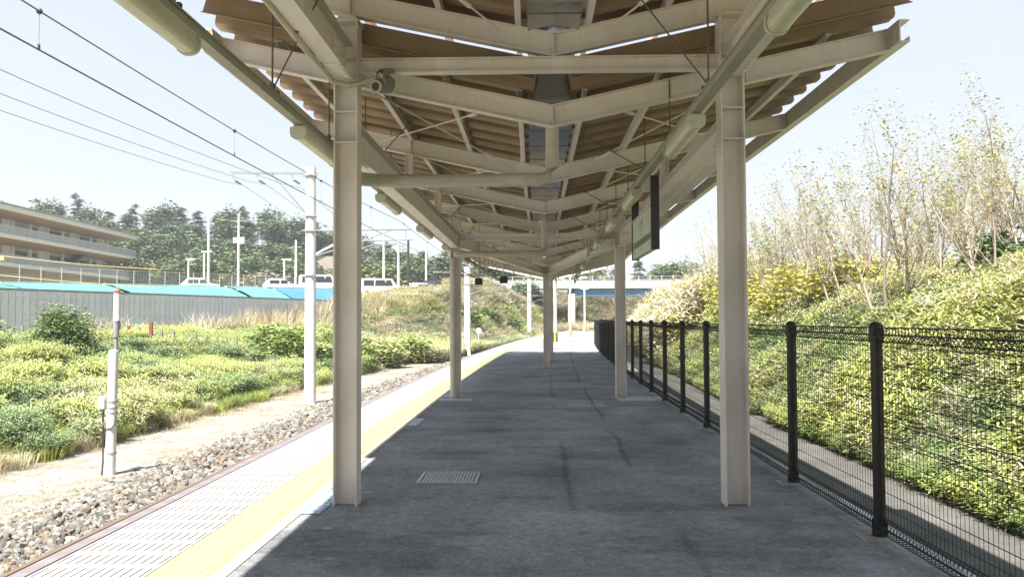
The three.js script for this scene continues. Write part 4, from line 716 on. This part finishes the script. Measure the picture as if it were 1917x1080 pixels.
function scatter(name, label, cat, kinds, n, seed, where) {     // where(r) -> [x, z, scale, colour, (stretch), (y)] or null
  const r = rng(seed), lists = kinds.map(() => []), q = new THREE.Quaternion(), e = new THREE.Euler(), s = new THREE.Vector3();
  for (let k = 0; k < n; k++) { const w = where(r); if (!w) continue; const [x, z, sc, c, st = 1, y] = w; e.set((r() - 0.5) * 0.3, r() * 6.283, (r() - 0.5) * 0.3); q.setFromEuler(e); s.set(sc, sc * st, sc); const col = new THREE.Color().setRGB(...c).multiplyScalar(0.7 + 0.6 * r()); lists[(r() * kinds.length) | 0].push([new THREE.Matrix4().compose(V(x, (y ?? ground(x, z)) - 0.02, z), q, s), col]); }
  const all = mass(name, label, cat); kinds.forEach((g, i) => lists[i].length && stuff('tufts', '', '', g, veg, lists[i], all));
}
const mix = (a, b, t) => a.map((v, i) => lerp(v, b[i], t));
const inView = (x, z) => x > -0.85 * z - 6 && x < 0.85 * z + 5;
// left bank: fresh spring weeds in hummocks
scatter('weeds', 'bright green spring weeds covering the left bank', 'weeds', TU.weed, 60000, 101, (r) => {
  const z = 8 + 57 * Math.pow(r(), 1.35), u = -10.9 - 17 * Math.pow(r(), 1.1), x = u + bend(z); if (!inView(x, z) || behindWall(x, z) > -0.3) return null;
  const n = fbm(x * 0.55, z * 0.4, 4), m = fbm(x * 0.25 + 40, z * 0.25, 3); if (u > -11.6 && r() < 0.6) return null;
  let c = n > 0.52 ? cols.lime : n > 0.38 ? cols.fresh : cols.mid; if (m > 0.62 && r() < 0.3) c = cols.straw; if (m < 0.36 && r() < 0.3) c = cols.blueg;
  const hum = fbm(x * 1.3 + 4, z * 0.9, 2); return [x, z, (0.3 + 0.6 * n + 0.75 * smooth(0.45, 0.75, hum)) * (1 + z * 0.006), c, 0.6 + 0.9 * hum];
});
scatter('long_grass', 'long thin grass blades among the left weeds', 'grass', TU.blade, 12000, 102, (r) => {
  const z = 8 + 65 * Math.pow(r(), 1.4), u = -10.7 - 13 * r(), x = u + bend(z); if (!inView(x, z) || behindWall(x, z) > -0.3) return null;
  const n = fbm(x * 0.5 + 9, z * 0.4, 3); return [x, z, 0.7 + 0.7 * n, n > 0.55 ? cols.fresh : n > 0.4 ? cols.lime : cols.straw];
});
// dry plants on the path and at its rim
scatter('dry_grass', 'flattened straw coloured grass along the dirt path', 'grass', TU.creep, 9000, 103, (r) => {
  const z = 9 + 60 * Math.pow(r(), 1.3), u = -7.6 - 3.8 * r(), x = u + bend(z); if (!inView(x, z)) return null; const n = fbm(x * 0.6 + 70, z * 0.35, 4); if (n < 0.56 - 0.18 * smooth(-9.6, -11.2, u)) return null;
  return [x, z, (0.4 + 0.4 * r()) * (1 + 0.6 * smooth(-9.6, -11, u)), r() < 0.13 ? cols.fresh : r() < 0.5 ? cols.tan : cols.straw];
});
scatter('pampas_grass', 'dry pale pampas grass in front of the hoarding', 'grass', TU.pampas, 520, 104, (r) => {
  const s = 3 + 36 * Math.pow(r(), 1.4), d = -0.8 - 7 * r(), [x, z] = alongWall(s, d); const n = noise(s * 0.3, 4); if (n < 0.24) return null;
  return [x, z, 0.6 + 0.9 * r(), r() < 0.3 ? cols.straw : r() < 0.2 ? cols.tan : cols.pale, 0.8 + 0.4 * n];
});
scatter('dry_thicket', 'tangled brown and green thicket below the pampas grass', 'thicket', [...TU.dry, ...TU.weed], 5200, 105, (r) => {
  const s = 6 + 40 * r(), d = -1 - 10 * r(), [x, z] = alongWall(s, d); if (x - bend(z) > -10.5) return null; const n = fbm(x * 0.4 + 3, z * 0.3, 3);
  return [x, z, 1.1 + 1.1 * n, r() < 0.3 ? cols.straw : r() < 0.3 ? cols.tan : n > 0.5 ? cols.fresh : cols.mid];
});
// far left embankment
scatter('bank_vegetation', 'rough green and straw growth on the far left embankment', 'vegetation', [...TU.weed, ...TU.dry], 15000, 106, (r) => {
  const z = 60 + 95 * Math.pow(r(), 1.2), u = -8.8 - 15 * r(), x = u + bend(z); if (behindWall(x, z) > 8) return null; const n = fbm(x * 0.22 + 5, z * 0.16, 4), h = ground(x, z);
  let c = n > 0.54 ? cols.lime : n > 0.44 ? cols.fresh : n > 0.36 ? cols.straw : cols.mid; if (r() < 0.3) c = r() < 0.5 ? cols.straw : cols.pale; if (h > 2.8 && r() < 0.45) c = r() < 0.4 ? cols.tan : cols.pale;
  return [x, z, 2.0 + 1.8 * n, c, 0.75];
});
// right slope: bamboo grass, fresh green below, straw above
scatter('slope_grass', 'green and straw bamboo grass covering the right slope', 'grass', TU.sasa, 27000, 107, (r) => {
  const z = 3 + 54 * Math.pow(r(), 1.4), u = 5.9 + 9.5 * Math.pow(r(), 1.0), x = u + bend(z); if (!inView(x, z)) return null;
  const n = fbm(x * 0.6 + 8, z * 0.45, 4), h = ground(x, z), hi = smooth(0.6, 2.4, h); if (u < 6.5 && r() < 0.55) return null;
  let c = n > 0.55 ? cols.lime : n > 0.43 ? cols.fresh : cols.mid; if (r() < 0.15 + 0.45 * hi) c = r() < 0.5 ? cols.straw : cols.pale; if (r() < 0.3 * hi) c = cols.yellow;
  return [x, z, (0.45 + 0.6 * n) * (1 + z * 0.008), c, 0.7 + 0.6 * n];
});
scatter('slope_weeds', 'low leafy weeds on the right slope behind the fence', 'weeds', TU.weed, 20000, 108, (r) => {
  const z = 3 + 44 * Math.pow(r(), 1.4), u = 5.75 + 4.6 * r(), x = u + bend(z); if (!inView(x, z)) return null; const n = fbm(x * 0.7 + 28, z * 0.5, 4); if (n < 0.36) return null;
  return [x, z, 0.5 + 0.7 * n, n > 0.58 ? cols.lime : n > 0.44 ? cols.fresh : r() < 0.4 ? cols.tan : cols.mid];
});
scatter('dry_slope_grass', 'dry fallen stalks on the right slope', 'grass', TU.dry, 6500, 109, (r) => {
  const z = 7 + 48 * Math.pow(r(), 1.4), u = 5.9 + 7 * r(), x = u + bend(z); if (!inView(x, z)) return null; const n = fbm(x * 0.5 + 55, z * 0.4, 3); if (n < 0.44) return null; return [x, z, 0.6 + 0.7 * r(), r() < 0.35 ? cols.tan : r() < 0.5 ? cols.pale : cols.straw];
});
scatter('far_slope_growth', 'pale yellow green growth on the far right slope', 'vegetation', [...TU.sasa, ...TU.dry], 9000, 110, (r) => {
  const z = 45 + 110 * Math.pow(r(), 1.2), u = 6 + 16 * r(), x = u + bend(z); const n = fbm(x * 0.2 + 3, z * 0.2, 3); return [x, z, 1.8 + 1.8 * n, r() < 0.4 ? cols.pale : r() < 0.5 ? cols.straw : n > 0.5 ? cols.yellow : cols.fresh];
});
scatter('cutting_growth', 'straw growth on the cutting below the bridge', 'vegetation', [...TU.dry, ...TU.weed], 5000, 111, (r) => {
  const z = 120 + 60 * r(), x = 4 + 40 * r(); return [x, z, 2.6 + 2 * r(), r() < 0.5 ? cols.tan : r() < 0.5 ? cols.straw : cols.mid];
});

// ---------------------------------------------------------------- bushes and leafy plants
function leafCloud(seed, n, rx, ry, rz, size, clumps, hollow = 0.55) {   // leaves gathered in clumps through an ellipsoid
  const r = rng(seed), pos = [], idx = [], cs = []; let o = 0;
  for (let k = 0; k < clumps; k++) { const a = r() * 6.283, b = Math.acos(2 * r() - 1), d = hollow + (1 - hollow) * r(); cs.push([Math.sin(b) * Math.cos(a) * rx * d, Math.cos(b) * ry * d, Math.sin(b) * Math.sin(a) * rz * d, (0.18 + 0.16 * r())]); }
  for (let k = 0; k < n; k++) {
    const c = cs[(r() * clumps) | 0], g = () => (r() + r() + r() - 1.5) * 1.1, x = c[0] + g() * c[3] * rx * 1.5, y = c[1] + g() * c[3] * ry * 1.3, z = c[2] + g() * c[3] * rz * 1.5;
    const s = size * (0.6 + 0.8 * r()), a = r() * 6.283, t = (r() - 0.5) * 1.9, ux = Math.cos(a), uz = Math.sin(a), vx = -uz * Math.cos(t), vy = Math.sin(t), vz = ux * Math.cos(t);
    pos.push(x - ux * s, y, z - uz * s, x + vx * s * 0.5, y + vy * s * 0.5, z + vz * s * 0.5, x - vx * s * 0.5, y - vy * s * 0.5, z - vz * s * 0.5, x + ux * s, y + 0.1 * s, z + uz * s); idx.push(o, o + 1, o + 2, o + 1, o + 3, o + 2); o += 4;
  }
  const g = new THREE.BufferGeometry(); g.setAttribute('position', new THREE.Float32BufferAttribute(pos, 3)); g.setIndex(idx); g.computeVertexNormals(); return g;
}
const tint = (g, seed, cols_) => { const r = rng(seed), n = g.attributes.position.count, a = new Float32Array(n * 3); for (let i = 0; i < n; i += 4) { const c = cols_[(r() * cols_.length) | 0], k = 0.7 + 0.6 * r(); for (let j = 0; j < 4 && i + j < n; j++) for (let q = 0; q < 3; q++) a[(i + j) * 3 + q] = c[q] * k; } g.setAttribute('color', new THREE.BufferAttribute(a, 3)); return g; };
const foliage = new THREE.MeshPhysicalMaterial({ vertexColors: true, roughness: 0.7, transmission: 0.25, thickness: 0, side: THREE.DoubleSide });
const bark = mat(lin(0.16, 0.125, 0.095), 0.9, { map: T.mottle }), paleBark = mat(lin(0.46, 0.38, 0.33), 0.85, { map: T.mottle });
function mesh(parent, name, g, m) { const o = new THREE.Mesh(g, m); o.name = name; o.castShadow = o.receiveShadow = true; parent.add(o); return o; }
function bush(x, z, rx, ry, rz, n, size, cs, label, group, seed, name = 'shrub') {
  const y = ground(x, z), t = thing(name, label, 'shrub', V(x, y, z), 0, group);
  mesh(t, 'foliage', tint(leafCloud(seed, n, rx, ry, rz, size, Math.max(10, n / 60 | 0)).translate(0, ry * 0.85, 0), seed, cs), foliage);
  const r = rng(seed), st = []; for (let k = 0; k < 6; k++) st.push(wire([new THREE.Vector3(0, -0.1, 0), new THREE.Vector3((r() - 0.5) * rx, ry * 0.7, (r() - 0.5) * rz), new THREE.Vector3((r() - 0.5) * rx * 1.5, ry * 1.4, (r() - 0.5) * rz * 1.5)], [0.04, 0.025, 0.01], 5)); part(t, 'stems', st, bark);
}
bush(-20.0, 36, 1.25, 1.2, 0.9, 15000, 0.065, [cols.fresh, cols.mid, cols.mid, cols.deep], 'dense ivy clad bush in front of the grey hoarding', null, 301, 'ivy_bush');
bush(-19.2, 35.4, 0.55, 0.5, 0.5, 1200, 0.08, [cols.mid, cols.deep], 'small dark shrub at the foot of the ivy bush', null, 302);
bush(-22.6, 34.5, 0.8, 0.8, 0.8, 2600, 0.1, [cols.mid, cols.fresh, cols.deep], 'dark round bush cut by the left edge of the picture', null, 303);
[[-13.3, 45, 1.5, 1.35, 1.2, 'lime green shrub behind the tall white pole'], [-12.2, 47, 1.2, 0.9, 1.1, 'low shrub between the tall white pole and the near column'], [-11.0, 50, 1.7, 1.3, 1.4, 'bright green shrub right of the near left column'], [-9.6, 54, 1.4, 0.95, 1.3, 'low spreading shrub at the foot of the far bank'], [-8.4, 60, 1.2, 0.9, 1.2, 'lime shrub by the track left of the second column'], [-13.6, 58, 1.6, 1.1, 1.3, 'shrub in front of the end of the hoarding']].forEach(([x, z, a, b, c, l], i) => bush(x, z, a, b, c, 4200, 0.12, i % 2 ? [cols.fresh, cols.mid, cols.lime, cols.straw] : [cols.lime, cols.fresh, cols.mid], l, 'shrubs along the left bank', 310 + i));
[[-7.0, 92, 1.8, 1.4], [-5.4, 104, 1.6, 1.3], [-3.2, 112, 1.5, 1.2]].forEach(([x, z, a, b], i) => bush(x, z, a, b, a, 2600, 0.2, [cols.mid, cols.fresh, cols.deep], ['dark shrub on the far bank above the marker stake', 'dark shrub on the far bank beside the distant pole', 'dark shrub low on the far bank near the centre column'][i], 'shrubs on the far bank', 330 + i));
bush(11.8, 21.5, 1.0, 0.75, 0.8, 2600, 0.1, [cols.deep, cols.mid, [0.05, 0.13, 0.03]], 'dark green shrub under the leaning saplings', null, 340);
[[8.6, 34, 1.6, 1.1], [9.2, 30, 1.4, 0.9], [10.4, 40, 2, 1.3], [9.9, 27, 1.3, 0.8]].forEach(([x, z, a, b], i) => bush(x, z, a, b, a, 3600, 0.08, [cols.yellow, cols.yellow, cols.lime, [0.5, 0.42, 0.1]], ['yellow green bush just right of the near right column', 'low yellow bush above the middle fence panels', 'yellow green bush farthest up the slope', 'small yellow bush below the thin saplings'][i], 'yellow green bushes on the right slope', 350 + i));
{ // broad-leaved dock plant
  const x = -13.9, z = 25.6, t = thing('dock_plant', 'broad leaved dock plant standing out of the weeds', 'plant', V(x, ground(x, z) + 0.15, z)), r = rng(61), lm = leafMat(0.6, 0.2); lm.color = lin(0.25, 0.34, 0.15);
  for (let k = 0; k < 11; k++) { const a = k * 0.571 * 2 + r() * 0.4, L = 0.42 + 0.2 * r(), el = 0.5 + 0.5 * r(), pts = []; const g = new THREE.PlaneGeometry(0.2, L, 4, 6), p = g.attributes.position; for (let i = 0; i < p.count; i++) { const v = (p.getY(i) + L / 2) / L, w = Math.sin(Math.PI * Math.min(1, 0.12 + v * 0.9)) ; p.setXYZ(i, p.getX(i) * w, Math.sin(el) * v * L + 0.1 * Math.sin(v * 3) - 0.16 * v * v, Math.cos(el) * v * L + Math.abs(p.getX(i)) * 0.3); } g.computeVertexNormals(); g.rotateY(a); mesh(t, 'leaf', g, lm); }
}
// ---------------------------------------------------------------- bare spring saplings on the right slope
function sapling(seed, stems, H, lean) {
  const r = rng(seed), br = [], tips = [];
  const grow = (p, dir, len, rad, depth) => {
    const n = depth === 0 ? 7 : depth === 1 ? 5 : 4, pts = [p.clone()], rs = [rad]; let q = p.clone(), d = dir.clone();
    for (let i = 1; i <= n; i++) { d.add(new THREE.Vector3((r() - 0.5) * 0.3, 0.08, (r() - 0.5) * 0.3)).normalize(); q = q.clone().addScaledVector(d, len / n); pts.push(q); rs.push(rad * (1 - 0.8 * i / n)); if (depth < 3 && i > (depth ? 0 : 1)) { const m = depth === 0 ? 2 : depth === 1 ? 2 : 1; for (let k = 0; k < m; k++) if (r() < 0.85) { const a = r() * 6.283, s = 0.55 + 0.35 * r(), nd = d.clone().multiplyScalar(0.9).add(new THREE.Vector3(Math.cos(a) * s, 0.15, Math.sin(a) * s)).normalize(); grow(q, nd, len * (0.28 + 0.22 * r()) * (depth ? 1 : 1.1 - 0.6 * i / n), rs[i] * 0.6, depth + 1); } } if (depth >= 2 || i === n) tips.push(q.clone()); }
    br.push(wire(pts, rs, depth === 0 ? 6 : 3));
  };
  for (let k = 0; k < stems; k++) { const a = r() * 6.283; grow(new THREE.Vector3(Math.cos(a) * 0.2, -0.2, Math.sin(a) * 0.2), new THREE.Vector3(lean + (r() - 0.5) * 0.5, 1, (r() - 0.5) * 0.5).normalize(), H * (0.75 + 0.35 * r()), 0.035 + 0.02 * r(), 0); }
  const pos = [], idx = []; let o = 0;
  for (const t of tips) for (let k = 0; k < 2; k++) if (r() < 0.12) { const s = 0.02 + 0.028 * r(), a = r() * 6.283, x = t.x + (r() - 0.5) * 0.2, y = t.y + (r() - 0.5) * 0.2, z = t.z + (r() - 0.5) * 0.2, ux = Math.cos(a), uz = Math.sin(a), up = r() - 0.5; pos.push(x - ux * s, y, z - uz * s, x - uz * s * 0.5, y + up * s, z + ux * s * 0.5, x + uz * s * 0.5, y - up * s, z - ux * s * 0.5, x + ux * s, y + s * 0.4, z + uz * s); idx.push(o, o + 1, o + 2, o + 1, o + 3, o + 2); o += 4; }
  const g = new THREE.BufferGeometry(); g.setAttribute('position', new THREE.Float32BufferAttribute(pos, 3)); g.setIndex(idx); g.computeVertexNormals();
  return { wood: uvBox(merge(br)), leaves: tint(g, seed, [[0.36, 0.36, 0.09], [0.28, 0.33, 0.08], [0.42, 0.38, 0.14]]) };
}
{
  const kinds = [sapling(501, 3, 3.9, -0.25), sapling(502, 2, 4.3, -0.15), sapling(503, 4, 3.4, -0.3), sapling(504, 2, 4.0, -0.4), sapling(505, 3, 3.0, 0.05)];
  const spots = [[8.5, 20.5, 0], [9.6, 22, 1], [10.6, 20, 2], [11.2, 23.5, 1], [12.0, 21, 3], [12.9, 23, 0], [9.0, 25, 3], [10.2, 26.5, 2], [11.4, 27.5, 0], [13.4, 26, 1], [14.6, 27.5, 2], [9.4, 29, 1], [10.6, 31, 0], [12.4, 31, 3], [14.0, 32, 4], [9.2, 33.5, 2], [10.4, 35.5, 1], [12.0, 36, 0], [9.6, 38.5, 3], [11.0, 40, 2], [13, 41, 1], [10.2, 44, 0], [11.8, 47, 2], [10.8, 51, 1], [12.8, 54, 0], [11.6, 59, 3], [13.2, 64, 1], [8.8, 31.5, 4], [9.8, 36.8, 4], [8.9, 42.2, 4], [10.9, 24.2, 4], [13.8, 24, 2], [15.2, 29.5, 3]];
  const places = ['right above the second fence post', 'near the right edge', 'over the last full fence panel', 'in the middle of the slope', 'near the right column', 'far up the slope'];
  const r = rng(88), used = {};
  spots.forEach(([x, z, k], i) => {
    const kind = ['three stemmed', 'tall two stemmed', 'bushy four stemmed', 'strongly leaning', 'short upright'][k], rank = (used[k] = (used[k] ?? 0) + 1);
    const t = thing('bare_sapling', `${kind} bare budding sapling, ${['nearest', 'second', 'third', 'fourth', 'fifth', 'sixth', 'seventh', 'eighth', 'ninth', 'tenth'][rank - 1]} of its shape up the slope`, 'sapling', V(x, ground(x, z), z), (r() - 0.5) * 0.9, 'bare saplings on the right slope');
    t.scale.setScalar(0.9 + 0.3 * r()); mesh(t, 'trunk', kinds[k].wood, paleBark); mesh(t, 'crown', kinds[k].leaves, foliage);
  });
}
// ---------------------------------------------------------------- woods on the hill and beyond the bridge
function broadleaf(seed, h, w, cs) {
  const r = rng(seed), wood = [wire([new THREE.Vector3(0, -0.5, 0), new THREE.Vector3(0.1, h * 0.35, 0), new THREE.Vector3(0, h * 0.75, 0.1)], [0.28, 0.2, 0.07], 6)];
  for (let k = 0; k < 6; k++) { const a = r() * 6.283; wood.push(wire([new THREE.Vector3(0, h * (0.3 + 0.07 * k), 0), new THREE.Vector3(Math.cos(a) * w * 0.35, h * (0.45 + 0.06 * k), Math.sin(a) * w * 0.35)], [0.1, 0.04], 4)); }
  return { wood: uvBox(merge(wood)), leaves: tint(leafCloud(seed, 2000, w * 0.5, h * 0.36, w * 0.5, 0.42, 44, 0.4).translate(0, h * 0.62, 0), seed, cs) };
}
function conifer(seed, h, w, cs) {
  const r = rng(seed), pos = [], idx = []; let o = 0;
  for (let k = 0; k < 1500; k++) { const t = Math.pow(r(), 0.75), lay = Math.floor((1 - t) * 11) / 11, lo_ = hash(Math.floor(lay * 11) + seed * 7, 9), y = h * (0.14 + 0.84 * (lay + 0.11 * r() * lo_ + 0.02 * r())), R = w * 0.5 * (1 - 0.93 * (y / h)) * (0.5 + 0.6 * hash(Math.floor(lay * 11) + seed, Math.floor(r() * 5))) + 0.4, a = r() * 6.283, d = R * Math.sqrt(r()), s = 0.4 + 0.4 * r(), x = Math.cos(a) * d + (lo_ - 0.5) * 1.6, z = Math.sin(a) * d + (hash(Math.floor(lay * 11) + seed * 3, 4) - 0.5) * 1.6, yy = y - 0.25 * d + 0.3 * (r() - 0.5), ux = Math.cos(a), uz = Math.sin(a); pos.push(x - ux * s, yy + 0.1, z - uz * s, x - uz * s * 0.45, yy, z + ux * s * 0.45, x + uz * s * 0.45, yy, z - ux * s * 0.45, x + ux * s, yy - 0.3 * s, z + uz * s); idx.push(o, o + 1, o + 2, o + 1, o + 3, o + 2); o += 4; }
  const g = new THREE.BufferGeometry(); g.setAttribute('position', new THREE.Float32BufferAttribute(pos, 3)); g.setIndex(idx); g.computeVertexNormals();
  return { wood: uvBox(wire([new THREE.Vector3(0, -0.5, 0), new THREE.Vector3(0, h, 0)], [0.25, 0.03], 6)), leaves: tint(g, seed, cs) };
}
{
  const dk = [[0.025, 0.05, 0.028], [0.035, 0.065, 0.035], [0.05, 0.08, 0.04]], md = [[0.085, 0.14, 0.04], [0.13, 0.19, 0.055], [0.065, 0.11, 0.035]], lt = [[0.16, 0.20, 0.05], [0.22, 0.24, 0.06], [0.12, 0.17, 0.05]], br = [[0.20, 0.16, 0.09], [0.14, 0.13, 0.07], [0.24, 0.20, 0.12]];
  const K = [conifer(601, 12, 8.5, dk), conifer(602, 10, 8.5, dk), broadleaf(603, 9, 8, md), broadleaf(604, 8, 8.5, md), broadleaf(605, 7, 7, lt), broadleaf(606, 6, 6, br), broadleaf(607, 10, 8, [...dk, ...md])];
  const nm = ['dark pointed conifer', 'shorter dark conifer', 'mid green broadleaf tree', 'wide mid green broadleaf tree', 'pale yellow green tree', 'brownish budding tree', 'dark broadleaf tree'];
  const r = rng(909);
  const plant = (x, z, k, group, where, s = 1) => { const t = thing(k < 2 ? 'conifer_tree' : 'broadleaf_tree', `${nm[k]} ${where}`.replace('wide mid green broadleaf', 'wide green'), 'tree', V(x, ground(x, z) - 0.3, z), r() * 6.28, group); t.scale.setScalar(s * (0.85 + 0.3 * r())); mesh(t, 'trunk', K[k].wood, bark); mesh(t, 'crown', K[k].leaves, foliage); };
  // hill wood: rows that climb
  const rows = ['at the foot of the wood', 'low in the wood', 'halfway up the wood', 'high in the wood', 'on the wood skyline'], spot = (x, z) => { const p = 997 + 1600 * x / z; return p < 130 ? 'above the long building' : p < 260 ? 'above the building end' : p < 360 ? 'left of the cross arm pole' : p < 450 ? 'behind the transformer pole' : p < 530 ? 'right of the transformer pole' : p < 630 ? 'behind the tall white pole' : 'right of the near left column'; };
  let row = 0;
  for (const [z, x0, x1, step, ks] of [[172, -104, -30, 5.2, [4, 2, 5, 4, 3]], [184, -108, -22, 4.6, [2, 3, 4, 2, 3, 6]], [198, -120, -18, 4.6, [6, 2, 1, 3]], [214, -132, -16, 4.8, [1, 6, 6, 2]], [232, -146, -40, 4.6, [0, 6, 1, 6, 2]]]) {
    for (let x = x0; x < x1; x += step * (0.75 + 0.5 * r())) plant(x, z + 8 * (r() - 0.5), ks[(r() * ks.length) | 0], 'wood on the hill', rows[row] + ' ' + spot(x, z), 1.0);
    row++;
  }
  for (let x = -22; x < -5; x += 4) plant(x, 176 + 10 * r(), [2, 3, 6][(r() * 3) | 0], 'trees right of the near column', 'in the row of trees behind the parked cars', 0.85);
  for (let x = -6; x < 70; x += 4.6 * (0.8 + 0.4 * r())) plant(x, 182 + 22 * r(), [2, 4, 4, 5, 3][(r() * 5) | 0], 'trees beyond the bridge', 'in front, beyond the ' + (x < 12 ? 'left end of the bridge' : x < 22 ? 'middle of the bridge' : x < 34 ? 'right end of the bridge' : 'saplings on the right'), 0.95);
  for (let x = -2; x < 74; x += 6) plant(x, 215 + 14 * r(), [2, 6, 3, 1][(r() * 4) | 0], 'trees beyond the bridge', 'at the back, beyond the ' + (x < 14 ? 'left end of the bridge' : x < 25 ? 'middle of the bridge' : x < 38 ? 'right end of the bridge' : 'saplings on the right'), 1.05);
  for (let k = 0; k < 9; k++) plant(-11 + 1.6 * k + bend(120) - 9, 118 + 5 * k, [5, 5, 2, 4][k % 4], 'brown trees on top of the far bank', 'on top of the far left bank above the track', 0.5);
}

renderer.render(scene, camera);
